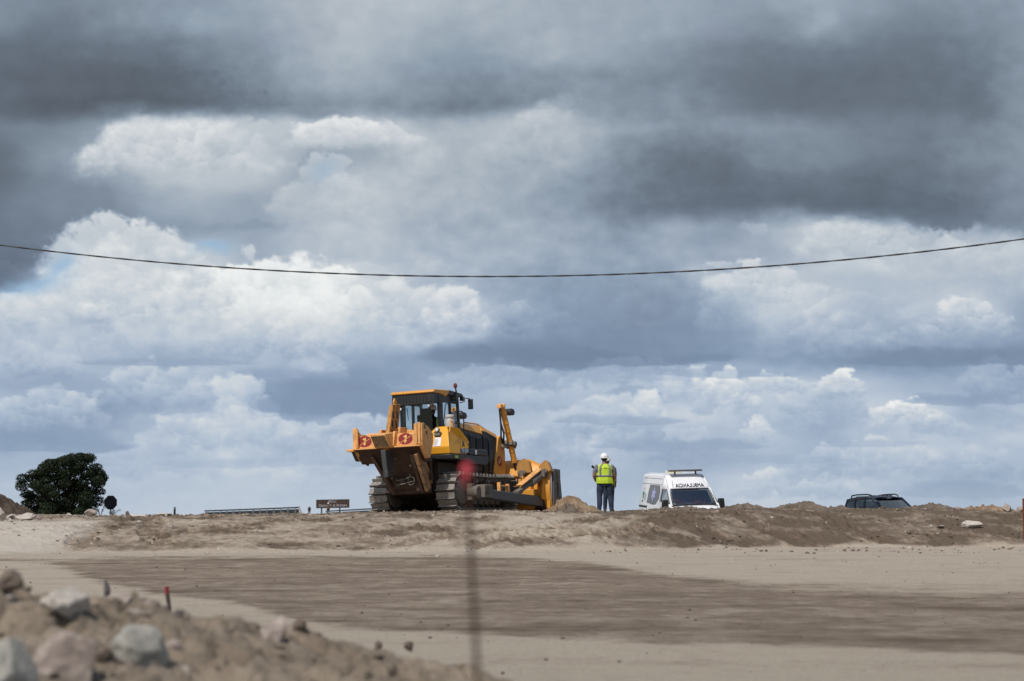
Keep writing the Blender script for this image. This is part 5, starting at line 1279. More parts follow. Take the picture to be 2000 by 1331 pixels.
# windscreen, side glass, interior
ws = MB(); rows = []
for t in np.linspace(0, 1, 7):
    x = -.56 - .66 * t; z = 1.31 + .69 * t; w = .85 - .015 * t
    rows.append([(x + .07 * (1 - q * q), q * w, z) for q in np.linspace(-1, 1, 13)])
ws.quadgrid(rows); WS = ws.build('windscreen', M_VGLASS, AMB, solid=.006, smooth=60)
fr = MB()
def strip(p, q, w, up): 
    p = Vector(p); q = Vector(q); u = Vector(up).normalized() * w / 2; fr.hexa([p - u, q - u, q - u + Vector((-.02, 0, 0)), p - u + Vector((-.02, 0, 0))], [p + u, q + u, q + u + Vector((-.02, 0, 0)), p + u + Vector((-.02, 0, 0))])
for q0, q1 in zip(np.linspace(-1, 1, 13), np.linspace(-1, 1, 13)[1:]):
    strip((-.555 + .07 * (1 - q0 * q0), q0 * .84, 1.33), (-.555 + .07 * (1 - q1 * q1), q1 * .84, 1.33), .07, (-.66, 0, .69))
    strip((-1.20 + .07 * (1 - q0 * q0), q0 * .83, 1.985), (-1.20 + .07 * (1 - q1 * q1), q1 * .83, 1.985), .035, (-.66, 0, .69))
for s in (-1, 1): fr.tube([(-.56, .845 * s, 1.32), (-.87, .845 * s, 1.66), (-1.21, .835 * s, 1.99)], .018, 6)
fr.build('windscreen_seal', M_VBLK, WS)
wi = MB(); wi.tube([(-.50, .30, 1.36), (-.60, .05, 1.42), (-.66, -.30, 1.47)], .010, 6); wi.tube([(-.50, -.25, 1.36), (-.58, -.5, 1.40), (-.66, -.7, 1.46)], .010, 6); wi.build('wipers', M_VBLK, WS)
for s in (-1, 1):
    g = MB(); g._new([(-1.86, .955 * s, 1.44), (-.72, .945 * s, 1.40), (-1.30, .905 * s, 1.95), (-1.84, .925 * s, 1.95)], [(0, 1, 2, 3)]); sg = g.build('door_window', M_VGLASS, AMB, smooth=0, solid=.006)
    g = MB(); g.tube([(-1.86, .96 * s, 1.44), (-.70, .95 * s, 1.40), (-1.28, .91 * s, 1.96), (-1.85, .93 * s, 1.96), (-1.86, .96 * s, 1.44)], .016, 6); g.build('window_seal', M_VBLK, sg)
    m_ = MB(); m_.box(-.82, -.66, min(1.0 * s, 1.24 * s), max(1.0 * s, 1.24 * s), 1.12, 1.56); MM = m_.build('door_mirror', M_VBLK, AMB, bevel=.045, seg=3)
    m_ = MB(); m_.tube([(-.80, .93 * s, 1.24), (-.74, 1.04 * s, 1.24)], .035, 8); m_.tube([(-.80, .93 * s, 1.38), (-.74, 1.04 * s, 1.40)], .03, 8); m_.build('mirror_arm', M_VBLK, MM)
    m_ = MB(); m_.box(-.808, -.80, min(1.0 * s, 1.14 * s), max(1.0 * s, 1.14 * s), 1.19, 1.49); m_.build('mirror_glass', M_CHROME, MM)
    hl_ = MB(); hl_.prism([(-.28, .98), (.03, .90), (.04, .70), (-.2, .76)], min(.66 * s, .92 * s), max(.66 * s, .92 * s)); hl_.build('headlight', M_LENS, AMB, bevel=.03)
it = MB(); it.box(-1.93, -1.90, -.86, .86, .5, 2.5); it.box(-.98, -.62, -.80, .80, .7, 1.25); it.box(-1.9, -.6, -.85, .85, .48, .52); it.build('cab_interior', M_DARKIN, AMB)
for y in (-.42, .42):
    se = MB(); se.box(-1.85, -1.70, y - .24, y + .24, .95, 1.62, rot=(0, R(-8), 0)); se.box(-1.83, -1.75, y - .12, y + .12, 1.62, 1.80); se.box(-1.85, -1.35, y - .24, y + .24, .82, .98); se.build('front_seat', M_DARKIN, AMB, bevel=.04)
cd = MB(); cd.box(-.78, -.62, -.40, -.14, 1.30, 1.42, rot=(0, R(-25), 0)); c_ = cd.build('dashboard_card', M_CARD, AMB); cd = MB(); cd.box(-.69, -.675, -.33, -.21, 1.33, 1.38); cd.build('card_print', M_BLUE, c_)
# roof gear: light bar, cream hatch, ladder-like rail
lb_ = MB(); lb_.box(-1.92, -1.62, -.74, .78, 2.715, 2.79); LB = lb_.build('light_bar', mat('light_bar_dark', (.10, .085, .07), .35), AMB, bevel=.02)
lf = MB()
for y in (-.45, .5): lf.box(-1.82, -1.72, y - .025, y + .025, 2.58, 2.72)
lf.build('bar_foot', M_VBLK, LB, bevel=.01)
cm = MB(); cm.box(-3.2, -2.5, -.45, .10, 2.60, 2.74); cm.build('roof_hatch', M_CREAM, AMB, bevel=.03, seg=3)
rr_ = MB(); rr_.tube([(-5.0, -.70, 2.62), (-2.4, -.70, 2.63)], .018, 6); rr_.tube([(-5.0, .70, 2.62), (-2.4, .70, 2.63)], .018, 6); rr_.build('roof_rail', M_LENS, AMB)
an = MB(); an.tube([(-1.50, -.66, 2.36), (-1.35, -.66, 2.12), (-1.30, -.66, 2.09)], [.006, .006, .014], 6); an.build('aerial', M_VBLK, AMB)
# side details on the visible (right, -y) side and the other
for s in (-1, 1):
    sgn = MB(); sgn._new([(-2.95, .996 * s, 1.28), (-3.80, .996 * s, 1.34), (-3.80, .945 * s, 1.84), (-3.72, .916 * s, 2.12), (-2.32, .916 * s, 2.12), (-2.16, .938 * s, 1.9), (-2.16, .978 * s, 1.55), (-2.5, .996 * s, 1.30)], [tuple(range(8))])
    W = sgn.build('side_window', M_VWIN, AMB, smooth=0, solid=.006)
    stn = MB()
    for k in range(3):
        a = k * math.pi / 3 + math.pi / 2; dx, dz = math.cos(a), math.sin(a)
        c = Vector((-2.98, .998 * s, 1.72)); u = Vector((dx * 1.15, 0, dz)); v = Vector((-dz * 1.15, 0, dx))
        pp = [c + u * .26 + v * .06, c - u * .26 + v * .06, c - u * .26 - v * .06, c + u * .26 - v * .06]
        for p in pp: p.y = (1.004 - max(0, p.z - 1.36) * .112) * s
        stn._new(pp, [(0, 1, 2, 3)])
    stn.tube([(-2.98, .996 * s, 1.38), (-2.98, .922 * s, 2.06)], .014, 6)
    stn.build('star_emblem', M_STAR, W, smooth=0)
    hd_ = MB(); hd_.box(-5.0, -3.8, min(.985 * s, 1.0 * s), max(.985 * s, 1.0 * s), 1.13, 1.20); hd_.build('door_track', M_VBLK, AMB, bevel=.006)
    gm = MB(); gm.box(-2.12, -2.105, min(.97 * s, .995 * s), max(.97 * s, .995 * s), .5, 1.38); gm.box(-3.88, -3.865, min(.96 * s, .995 * s), max(.96 * s, .995 * s), .5, 1.38); gm.box(-4.95, -2.0, min(.88 * s, .912 * s), max(.88 * s, .912 * s), 2.155, 2.165); gm.box(-4.8, -2.1, min(.85 * s, .884 * s), max(.85 * s, .884 * s), 2.40, 2.41)
    gm.build('panel_seams', M_DUST, BODY)
    em = MB(); em.prism([(-4.52, 1.50), (-4.40, 1.50), (-4.44, 1.66), (-4.40, 1.74), (-4.50, 1.80), (-4.49, 1.64)], min(.94 * s, .992 * s), max(.94 * s, .992 * s)); em.box(-4.55, -4.40, min(.985 * s, .998 * s), max(.985 * s, .998 * s), 1.34, 1.42); em.build('green_emblem', M_GRN, AMB, smooth=0)
    em = MB(); em.box(-4.47, -4.455, min(.90 * s, .945 * s), max(.90 * s, .945 * s), 1.84, 1.98)
    for i in range(4): em.box(-4.30, -4.30 + .28, min(.985 * s, .996 * s), max(.985 * s, .996 * s), 1.46 + i * .09, 1.475 + i * .09)
    em.build('small_print', M_REFL, AMB, smooth=0)
for x in (-.85, -4.35):
    for s in (-1, 1): build_wheel(AMB, x, .86 * s)
bmp = MB(); bmp.box(-.15, .16, -.95, .95, .32, .60); bmp.box(L0 - .10, L0 + .1, -.95, .95, .35, .55); bmp.build('bumpers', M_VBLK, AMB, bevel=.05)
gr = MB(); gr.box(.03, .10, -.5, .5, .70, .92); gr.build('front_grille', M_VBLK, AMB, bevel=.02)
# mirrored lettering on the forehead, wrapped on its slope
fn = Vector((.60, 0, .66)).normalized()
Mx = Matrix(((0, -fn.z, fn.x, -1.375), (1, 0, 0, .06), (0, fn.x, fn.z, 2.165), (0, 0, 0, 1)))
text_mesh('mirrored_lettering', 'AMBULANCIA', .215, M_TXT, AMB, Mx @ Matrix.Translation((0, -.06, 0)) @ Matrix.Diagonal((.90, 1.35, 1, 1)), extrude=.008, mirror=True, bold=.0)
remap(AMB, lambda p: (p.x, p.y * (1 - .13 * (p.z - 1.31) / 1.29), 1.31 + (p.z - 1.31) * .885) if p.z > 1.31 else p)
AMB.location = (A0.x + .20, 64.0, -.02); AMB.rotation_euler = (R(1.8), R(2.3), R(-90 + 10.5))
bpy.context.view_layer.update()
for y, lab in ((-.42, 'left in the photo'), (.42, 'right in the photo')):
    seated('ambulance crew member in red jacket behind the windscreen, the one ' + lab, AMB.matrix_world @ Matrix.Translation((-1.62, y, 1.02)) @ Matrix.Rotation(R(-90), 4, 'Z'), M_REDU, M_NAVY)

# ================================================================ DARK OFF-ROAD CAR
M_NAVYP = mat('car_navy_paint', (.014, .018, .035), .22, vary=.05, dirt=.15); M_CGLASS = glass_mat('car_glass', (.42, .46, .45), refl=.08)
CAR = empty('parked_car'); tag(CAR, 'dark navy estate car with black roof rails, only its roof showing above the crest', 'car')
# x forward; 0 = centre. height 1.72
cb = MB()
S = []
for (x, zb, zt, wb, wt) in ((-2.2, .45, .95, .80, .78), (-2.1, .38, 1.02, .88, .84), (-1.2, .32, 1.05, .90, .87), (.9, .32, 1.05, .90, .87), (1.4, .34, 1.02, .90, .84), (2.1, .38, .88, .86, .76), (2.22, .45, .72, .78, .70)):
    S.append([(x, -wb * .9, zb), (x, -wb, zb + .1), (x, -wb, zt - .15), (x, -wt, zt - .02), (x, -wt * .7, zt + .02), (x, 0, zt + .04), (x, wt * .7, zt + .02), (x, wt, zt - .02), (x, wb, zt - .15), (x, wb, zb + .1), (x, wb * .9, zb)])
loft(cb, S); CB = cb.build('body', M_NAVYP, CAR, smooth=40)
rfm = MB(); rows = []
for t in np.linspace(0, 1, 15):
    x = -1.95 + 2.05 * t; zt = 1.60 + .12 * math.sin(math.pi * min(1, (.18 + t * .62))) - .13 * max(0, t - .75) ** 1.3 * 2
    w = .70 - .03 * abs(2 * t - 1)
    rows.append([(x + .10 * (1 - q * q) * (t > .5) * (t - .5) * 2, q * w, zt - .055 * abs(q) ** 3.0) for q in np.linspace(-1, 1, 15)])
rfm.quadgrid(rows); rfm.build('roof', M_NAVYP, CAR, solid=.03, smooth=60)
pl = MB()
def bar(p, q, w=.05, d=.05): 
    p = Vector(p); q = Vector(q); pl.tube([p, p.lerp(q, .5) + Vector((0, 0, .0)), q], w, 6, flat=d / w)
for s in (-1, 1):
    bar((.85, .80 * s, 1.04), (.08, .645 * s, 1.59), .04); bar((-.35, .84 * s, 1.04), (-.42, .67 * s, 1.62), .045); bar((-1.15, .84 * s, 1.04), (-1.20, .67 * s, 1.62), .045); bar((-2.05, .80 * s, 1.02), (-1.85, .66 * s, 1.56), .06)
    bar((.05, .64 * s, 1.60), (-1.9, .66 * s, 1.58), .03)
pl.build('pillars', M_NAVYP, CAR)
w_ = MB(); w_.quadgrid([[(.90 - .80 * t + .10 * (1 - q * q), q * (.80 - .16 * t), 1.05 + .55 * t) for q in np.linspace(-1, 1, 11)] for t in np.linspace(0, 1, 5)]); w_.build('windscreen', M_CGLASS, CAR, solid=.005, smooth=60)
for s in (-1, 1):
    for (xa, xb, ya, yb) in ((.76, -.32, .05, -.38), (-.38, -1.12, -.44, -1.17), (-1.18, -2.0, -1.23, -1.82)):
        w_ = MB(); w_._new([(xa, .82 * s, 1.04), (xb, .82 * s, 1.04), (yb, .668 * s, 1.585), (ya, .655 * s, 1.585)], [(0, 1, 2, 3)]); w_.build('side_window', M_CGLASS, CAR, smooth=0, solid=.005)
    rr_ = MB(); rr_.tube([(-.02, .56 * s, 1.60), (-.08, .57 * s, 1.715), (-.35, .585 * s, 1.765), (-1.2, .60 * s, 1.775), (-1.6, .60 * s, 1.755), (-1.68, .60 * s, 1.64)], .026, 8); rr_.build('roof_rail', M_VBLK, CAR)
    mm = MB(); mm.box(.45, .60, min(.9 * s, 1.08 * s), max(.9 * s, 1.08 * s), 1.02, 1.18); mm.build('door_mirror', M_VBLK, CAR, bevel=.04)
    hh = MB(); hh.box(2.05, 2.2, min(.5 * s, .78 * s), max(.5 * s, .78 * s), .66, .82); hh.build('headlight', M_LENS, CAR, bevel=.03)
w_ = MB(); w_._new([(-2.12, -.76, 1.03), (-2.12, .76, 1.03), (-1.93, .64, 1.56), (-1.93, -.64, 1.56)], [(0, 1, 2, 3)]); w_.build('rear_window', M_CGLASS, CAR, smooth=0, solid=.005)
rib = MB()
for y in (-.36, -.18, 0, .18, .36): rib.box(-1.7, -.2, y - .02, y + .02, 1.700, 1.728)
rib.build('roof_ribs', M_NAVYP, CAR, bevel=.006)
iv = MB(); iv.box(-.2, -.05, -.5, -.2, .7, 1.35); iv.box(-.2, -.05, .2, .5, .7, 1.35); iv.box(-.14, -.08, -.42, -.28, 1.35, 1.5); iv.box(-.14, -.08, .28, .42, 1.35, 1.5); iv.box(-1.3, -1.1, -.6, .6, .7, 1.35); iv.box(.10, .16, -.10, .10, 1.47, 1.55); iv.build('seats', M_DARKIN, CAR, bevel=.03)
for x in (-1.35, 1.38):
    for s in (-1, 1): build_wheel(CAR, x, .80 * s, .33, .22)
C0 = at(1722, 1003, 66.0)
CAR.location = (C0.x + .30, 66.4, EYE + .75 - 1.82); CAR.scale = (1.0, 1.0, 1.03); CAR.rotation_euler = (R(.6), R(-1.5), R(-90 + 17))
# ================================================================ OVERHEAD CABLE
def build_cable():
    px = np.array([-1400, 0, 250, 500, 750, 1000, 1250, 1500, 1750, 2000, 3400]); 
    # a parabola through the measured sag; cable crosses 30 m away, a little nearer on the right
    pts = []
    for p in np.linspace(-1500, 3500, 120):
        y = 540.5 - .5 + ((p - 985) ** 2) * (62.0 / 985 ** 2 if p < 985 else 73.0 / 1015 ** 2)
        y = 540.5 - ((p - 950) / 950) ** 2 * 61.5 if p < 950 else 540.5 - ((p - 950) / 1050) ** 2 * 73.5
        Y = 30 - (p - 1000) / 1000 * 1.2
        q = at(p, y, Y); pts.append(q)
    def twist(ph):
        out = []
        P = pts; n = 2400
        for i in range(n):
            t = i / (n - 1) * (len(P) - 1); k = min(int(t), len(P) - 2); c = P[k].lerp(P[k + 1], t - k)
            a = i * .13 + ph; out.append(c + Vector((0, math.cos(a) * .009, math.sin(a) * .005)))
        return out
    mb = MB()
    for ph in (0, math.pi): mb.tube(twist(ph), .0105, 5)
    o = mb.build('overhead_cable', mat('cable_black', (.012, .012, .014), .6), None)
    tag(o, 'thin twisted black overhead cable sagging across the whole sky', 'cable')
build_cable()

# ================================================================ TREE
def leaf_mat(name, a, b_):
    m, n, b = nodes(name); t = noise_node(n, .9, 5, .6); k = noise_node(n, 9, 3, .5)
    r = ramp(n, t.outputs[0], [(.3, a), (.7, b_)]); g = ramp(n, k.outputs[0], [(.3, (.6, .6, .6)), (.7, (1.35, 1.35, 1.2))])
    mu = n.nodes.new('ShaderNodeMix'); mu.data_type = 'RGBA'; mu.blend_type = 'MULTIPLY'; mu.inputs[0].default_value = 1
    n.links.new(r.outputs[0], mu.inputs[6]); n.links.new(g.outputs[0], mu.inputs[7]); n.links.new(mu.outputs[2], b.inputs['Base Color'])
    b.inputs['Roughness'].default_value = .6; b.inputs['Specular IOR Level'].default_value = .2; return m
M_LEAF = leaf_mat('oak_leaf', (.010, .018, .009), (.024, .038, .016)); M_BARK = soil_mat('bark', (.02, .016, .012), (.05, .04, .03), (.09, .075, .06), scale=6)

def leaf_cloud(name, clumps, n_per, size, m, parent, seed):
    rnd = np.random.RandomState(seed); V = []; 
    for (c, r) in clumps:
        k = int(n_per * (r[0] * r[2]) ** 1.0)
        d = rnd.normal(size=(k, 3)); d /= np.linalg.norm(d, axis=1)[:, None]; rad = rnd.uniform(.45, 1.05, (k, 1)) ** .6
        p = np.array(c) + d * rad * np.array(r)
        nrm = d * .7 + rnd.normal(size=(k, 3)) * .6; nrm /= np.linalg.norm(nrm, axis=1)[:, None]
        u = np.cross(nrm, rnd.normal(size=(k, 3))); u /= np.linalg.norm(u, axis=1)[:, None]; v = np.cross(nrm, u)
        s = rnd.uniform(.6, 1.3, (k, 1)) * size
        V.append(np.stack([p - u * s, p - v * s * .5 , p + u * s, p + v * s * .5], 1))
    V = np.concatenate(V).reshape(-1, 3); F = np.arange(len(V)).reshape(-1, 4)
    return mesh_np(name, V, F, m, parent, smooth=False)

T0 = at(123, 1006, 100.0)
TREE = empty('oak_tree', (T0.x, 100.0, -1.6)); tag(TREE, 'round dark green holm oak standing alone beyond the crest at the left', 'tree')
rnd = random.Random(5)
# crown outline in metres relative to the root (x right), from the photograph: 33.3 px per metre
outline = [(86, 912), (72, 926), (48, 948), (58, 938), (100, 906), (112, 905), (126, 902), (140, 896), (150, 892), (162, 895), (174, 898), (184, 910), (192, 922), (197, 932), (195, 944), (184, 938), (172, 948), (160, 955),
 (52, 968), (50, 985), (62, 975), (60, 998), (74, 990), (88, 1000), (104, 1004), (120, 1006), (136, 1004), (150, 1000), (164, 996), (176, 990), (182, 978), (176, 970), (160, 978), (146, 970), (132, 985), (116, 990), (100, 985), (86, 975), (74, 960), (70, 945), (86, 930), (100, 920), (118, 916), (136, 910), (152, 906), (168, 912), (178, 924), (164, 932), (150, 924), (132, 928), (114, 934), (98, 940), (84, 950), (96, 960), (112, 950), (128, 945), (144, 942), (156, 944), (140, 958), (124, 964), (108, 970), (176, 962), (188, 958)]
clumps = []
for (px, py) in outline:
    q = at(px - 2, py, 100.0); 
    for k in range(2):
        r = rnd.uniform(.24, .42) * (1.15 if 80 < px < 160 and py > 915 else 1); yy = rnd.uniform(-1.6, 1.6) * (1 - abs(px - 125) / 90 * .6)
        clumps.append(((q.x - T0.x + rnd.uniform(-.15, .15), yy, q.z + 1.6 + rnd.uniform(-.12, .12)), (r * 1.15, r * 1.1, r * .8)))
leaf_cloud('crown', clumps, 4200, .056, M_LEAF, TREE, 3)
tk_ = MB(); tk_.tube([(0, 0, -.1), (.05, 0, .8), (-.05, .05, 1.5), (.1, 0, 2.2)], [.22, .17, .15, .10], 10)
for (c, r) in clumps[::3]:
    z0 = rnd.uniform(.7, 2.0); tk_.tube([(0, 0, z0), (c[0] * .5, c[1] * .5, (z0 + c[2]) / 2 + .15), (c[0], c[1], c[2])], [.07, .045, .02], 6)
tk_.build('trunk', M_BARK, TREE)

# small shrubs by the round sign
def shrub(px, py, w, h, label, seed, Y=97.0):
    q = at(px, py, Y); root = empty('shrub', (q.x, Y, q.z)); tag(root, label, 'shrub')
    rr = random.Random(seed); cl = [((rr.uniform(-w, w), rr.uniform(-.1, .1), rr.uniform(.05, h)), (.13, .13, .10)) for _ in range(7)]
    leaf_cloud('leaves', cl, 1600, .035, leafg, root, seed)
    s = MB()
    for c, r in cl: s.tube([(0, 0, -.5), (c[0] * .4, c[1], c[2] * .4), c[:3] if not isinstance(c[0], tuple) else c[0]], [.015, .012, .006], 5)
    s.build('stems', M_BARK, root)
leafg = leaf_mat('shrub_leaf', (.020, .032, .018), (.045, .062, .035))
shrub(196, 1003, .28, .45, 'thin scrubby bush between the oak and the black round sign', 4)
shrub(222, 1004, .30, .25, 'low bush at the foot of the black round sign', 8)

# ================================================================ ROUND SIGN (seen from behind), posts, far sign, barrier
q = at(216, 982, 96.0); zb = at(216, 1010, 96.0).z
SG = empty('road_sign', (q.x, 96.0, zb)); tag(SG, 'black octagonal sign seen from behind on a short post, right of the oak', 'road sign')
s = MB(); n8 = [(.385 * math.cos(R(22.5 + 45 * k)), .42 * math.sin(R(22.5 + 45 * k))) for k in range(8)]; s.prism([(x, z + q.z - zb) for x, z in n8], -.02, .02)
s.build('sign_plate', mat('sign_back_black', (.006, .007, .010), .9, spec=.05), SG, bevel=.01)
s = MB(); s.box(-.04, .04, .02, .08, -1.2, q.z - zb + .3); s.box(-.30, .30, .02, .05, q.z - zb - .02, q.z - zb + .03); s.build('post', mat('sign_post_grey', (.10, .11, .12), .5, metal=.4), SG)

q = at(341, 1003, 80.0)
PM = empty('marker_post', (q.x, 80.0, q.z - .5)); tag(PM, 'small dark marker post on the crest between the round sign and the barrier', 'post')
s = MB(); s.tube([(0, 0, 0), (0, 0, .68)], .05, 8); s.build('shaft', M_BLACK, PM); s = MB(); s.tube([(0, 0, .68), (0, 0, .80)], [.07, .04], 8); s.build('cap', mat('cap_blue_grey', (.12, .16, .2), .5), PM)

Y = 260.0; c = at(650, 984.3, Y); half = (at(682.5, 984, Y) - at(650, 984, Y)).x; hh = (at(650, 975.6, Y) - at(650, 992.4, Y)).z / 2
BS = empty('direction_sign', (c.x, Y, c.z), (0, R(-.9), 0)); tag(BS, 'wide brown direction sign with pale lettering beyond the crest, left of the bulldozer', 'road sign')
s = MB(); s.box(-half, half, -.03, .03, -hh, hh); s.build('sign_panel', mat('sign_brown', (.045, .024, .018), .6, vary=.15), BS, bevel=.02)
s = MB(); e_ = .06
s.box(-half, half, -.045, -.03, hh - e_, hh); s.box(-half, half, -.045, -.03, -hh, -hh + e_); s.box(-half, -half + e_, -.045, -.03, -hh + e_, hh - e_); s.box(half - e_, half, -.045, -.03, -hh + e_, hh - e_); s.build('sign_border', mat('sign_border_dark', (.03, .026, .03), .6), BS)
MT = Matrix.Rotation(R(90), 4, 'X'); M_SGT = mat('sign_lettering', (.42, .40, .40), .6)
text_mesh('upper_lettering', 'FFCC', .46, M_SGT, BS, Matrix.Translation((-.05, -.05, hh * .48)) @ MT @ Matrix.Diagonal((1.15, 1, 1, 1)), bold=.004)
text_mesh('lower_lettering', 'Cáceres -V. de Alcántara', .52, M_SGT, BS, Matrix.Translation((0, -.05, -hh * .38)) @ MT @ Matrix.Diagonal((.82, 1, 1, 1)), bold=.004)
for x in (-half * .68, half * .41): s = MB(); s.box(x - .10, x + .10, .03, .2, -hh - 2.2, hh * .6); s.build('post', M_BLACK, BS)

# concrete and steel bridge parapet running away to both sides of the sign
def parapet(name, p0, p1, nposts, label, h=.42, posts=True):
    a = at(*p0); b = at(*p1); root = empty(name, (a.x, a.y, a.z)); tag(root, label, 'barrier')
    d = b - a; s = MB()
    u = Vector((0, .06, 0))
    def slab(z0, z1, t, z0b=None, z1b=None):
        s.hexa([Vector((0, -t, z0)), d + Vector((0, -t, z0)), d + Vector((0, t, z0)), Vector((0, t, z0))], [Vector((0, -t, z1)), d + Vector((0, -t, z1)), d + Vector((0, t, z1)), Vector((0, t, z1))])
    slab(-.10, 0, .12); slab(-1.5, -.16, .02); s.build('panel', mat('barrier_dark_grey', (.02, .026, .033), .7), root)
    if posts:
        for i in range(nposts):
            t = (i + .5) / nposts; c_ = d * t; s = MB(); s.box(c_.x - .06, c_.x + .06, c_.y - .10, c_.y - .03, c_.z - 1.4, c_.z - .13); s.build('post', mat('barrier_post_pale', (.12, .125, .13), .7) if i == 0 and name not in _pp else _pp.setdefault(name, bpy.data.materials['barrier_post_pale']), root)
            _pp[name] = bpy.data.materials['barrier_post_pale']
    return root
_pp = {}
parapet('bridge_parapet', (400, 997.2, 130), (584, 990.2, 120), 14, 'dark bridge parapet with pale posts on the skyline left of the brown sign')
parapet('bridge_parapet', (636, 998.0, 150), (760, 991.0, 120), 8, 'dark bridge parapet running behind the left track of the bulldozer', posts=False)
# pale end block of the parapet
q = at(585, 996, 119.5); s = MB(); s.prism([(-.10, .25), (.22, -.9), (.42, -.9), (-.02, .25)], -.1, .1); o = s.build('concrete_end_ramp', M_ROCKW, None); o.location = q; tag(o, 'pale concrete end piece closing the right end of the dark parapet', 'end block')

# far workers
def far_person(px, py_feet, Y, hgt, label, jacket, hatc=True):
    q = at(px, py_feet, Y); root, M = standing('person', label, (q.x, Y, q.z), R(180), [([(-.2, 0, 1.40), (-.24, 0, 1.15), (-.22, .05, .92)], [.06, .05, .035], ((0, .1, -1), (1, 0, 0), 1, .3)), ([(.2, 0, 1.40), (.24, 0, 1.15), (.22, .05, .92)], [.06, .05, .035], ((0, .1, -1), (-1, 0, 0), -1, .3))],
        [([(-.1, 0, .9), (-.11, 0, .5), (-.11, 0, .11)], [.1, .075, .055]), ([(.1, 0, .9), (.11, 0, .5), (.11, 0, .11)], [.1, .075, .055])], TORSO_BIG, (jacket, jacket, M_NAVY, M_BOOT), hat=hatc, vest_m=None, voxel=.02, tape=False, scale=hgt / 1.8)
    return root
far_person(604, 1008, 290.0, 1.75, 'tiny far person in dark clothes standing on the skyline left of the brown sign', M_NAVY)
far_person(641, 1007.5, 235.0, 1.75, 'tiny far person in white hard hat standing in front of the brown sign', mat('jacket_brown', (.09, .065, .045), .8))

# ================================================================ STAKES
b = at(934, 1400, 2.85); tpt = at(912, 916, 3.0)
RBAR = empty('survey_rebar', (b.x, b.y, 0)); tag(RBAR, 'tall thin rusty rebar with a round red cap, standing close to the camera', 'survey stake')
ro = Vector((b.x, b.y, 0)); top = tpt - ro; dirv = (top - (b - ro)); foot = (b - ro) - dirv * ((b.z) / dirv.z)
s = MB(); s.tube([foot + Vector((0, 0, -.05)), (foot + top) / 2 + Vector((.003, 0, 0)), top], .0042, 10)
k = 60
for i in range(k): c_ = foot.lerp(top, (i + .5) / k); s.cyl(c_ - dirv.normalized() * .0015, c_ + dirv.normalized() * .0015, .0050, seg=10)
s.build('rod', soil_mat('rebar_rust', (.035, .018, .012), (.075, .04, .03), (.13, .08, .06), scale=20), RBAR)
s = MB(); s.ell(top, (.0105, .0105, .010), 20, 14); s.cyl(top + Vector((0, 0, -.030)), top + Vector((0, 0, -.005)), .006, .009); s.build('cap', mat('cap_red', (.50, .05, .065), .6), RBAR)
b = at(331, 1192, 11.0); t_ = at(325, 1146, 11.0)
PG = empty('survey_peg', b); tag(PG, 'short wooden peg with a red painted top behind the rubble heap', 'survey peg')
dv = t_ - b; s = MB(); s.tube([dv * -.8, dv * .70], .014, 4); s.build('shaft', mat('peg_wood', (.07, .055, .04), .8), PG); s = MB(); s.tube([dv * .70, dv], .0148, 4); s.build('painted_top', mat('peg_red', (.26, .025, .03), .7), PG)
b = at(2003, 1022, 38.0); t_ = at(2001.5, 974, 38.0)
ps = MB(); ps.tube([(0, 0, -.4), (0, 0, (t_ - b).z)], .055, 12); o = ps.build('rusty_post', soil_mat('rust_orange', (.12, .03, .012), (.20, .055, .025), (.28, .09, .04), scale=8), None); o.location = b; tag(o, 'rust red post cut by the right edge of the photo', 'post')

# ================================================================ SOIL MOUNDS AND ROCKS
q = at(1118, 998, 50.5); mound('soil_mound', q.x - .05, 50.5, 1.0, .9, .55, M_SAND, 'sandy brown soil mound behind the blade of the bulldozer', 'soil mound', 11, rough=1.3, sharp=1.1)
q = at(1108, 999, 47.6); mound('soil_clod_pile', q.x, 47.9, .40, .4, .34, M_MOUND, 'dark pile of fresh soil against the end of the blade', 'soil pile', 12, rough=1.5, sharp=.9)
q = at(-90, 1005, 60); mound('soil_mound', q.x, 60.0, 3.2, 2.6, 1.62, M_DARKSOIL, 'large dark soil mound cut by the left edge beside the oak', 'soil mound', 13, base=q.z - .15, sharp=1.1)
G_ = 'low soil ridges along the crest'
for (px, py, Y, rx, ry, h, m, seed, lab) in (
    (1330, 999, 50.5, 1.8, .8, .13, M_MOUND, 21, 'low brown soil hump in front of the ambulance bonnet'),
    (1455, 997, 51.0, 1.05, .6, .22, M_MOUND, 22, 'small brown soil hump just right of the ambulance mirror'),
    (1570, 997, 51.0, 1.15, .6, .31, M_MOUND, 23, 'brown soil hump with a pointed crumbly top left of the dark car'),
    (1640, 997, 51.5, .6, .5, .20, M_MOUND, 24, 'lowest brown soil hump beside the left side of the dark car'),
    (1825, 997, 51.0, 1.1, .6, .20, M_MOUND, 25, 'brown soil hump right of the dark car'),
    (1930, 999, 51.0, 1.3, .6, .24, M_SAND, 26, 'sandy rubble hump near the right end of the crest'),
    (430, 1004, 46.0, 1.6, .6, .04, M_SAND, 27, 'faint sandy hump below the left parapet'),
    (560, 1003, 46.5, .7, .5, .07, M_MOUND, 28, 'small brown soil hump at the right end of the parapet')):
    q = at(px, py, Y); mound('soil_hump', q.x, Y, rx, ry, h, m, lab, 'soil mound', seed, group=G_, rough=1.2, sharp=1.0)

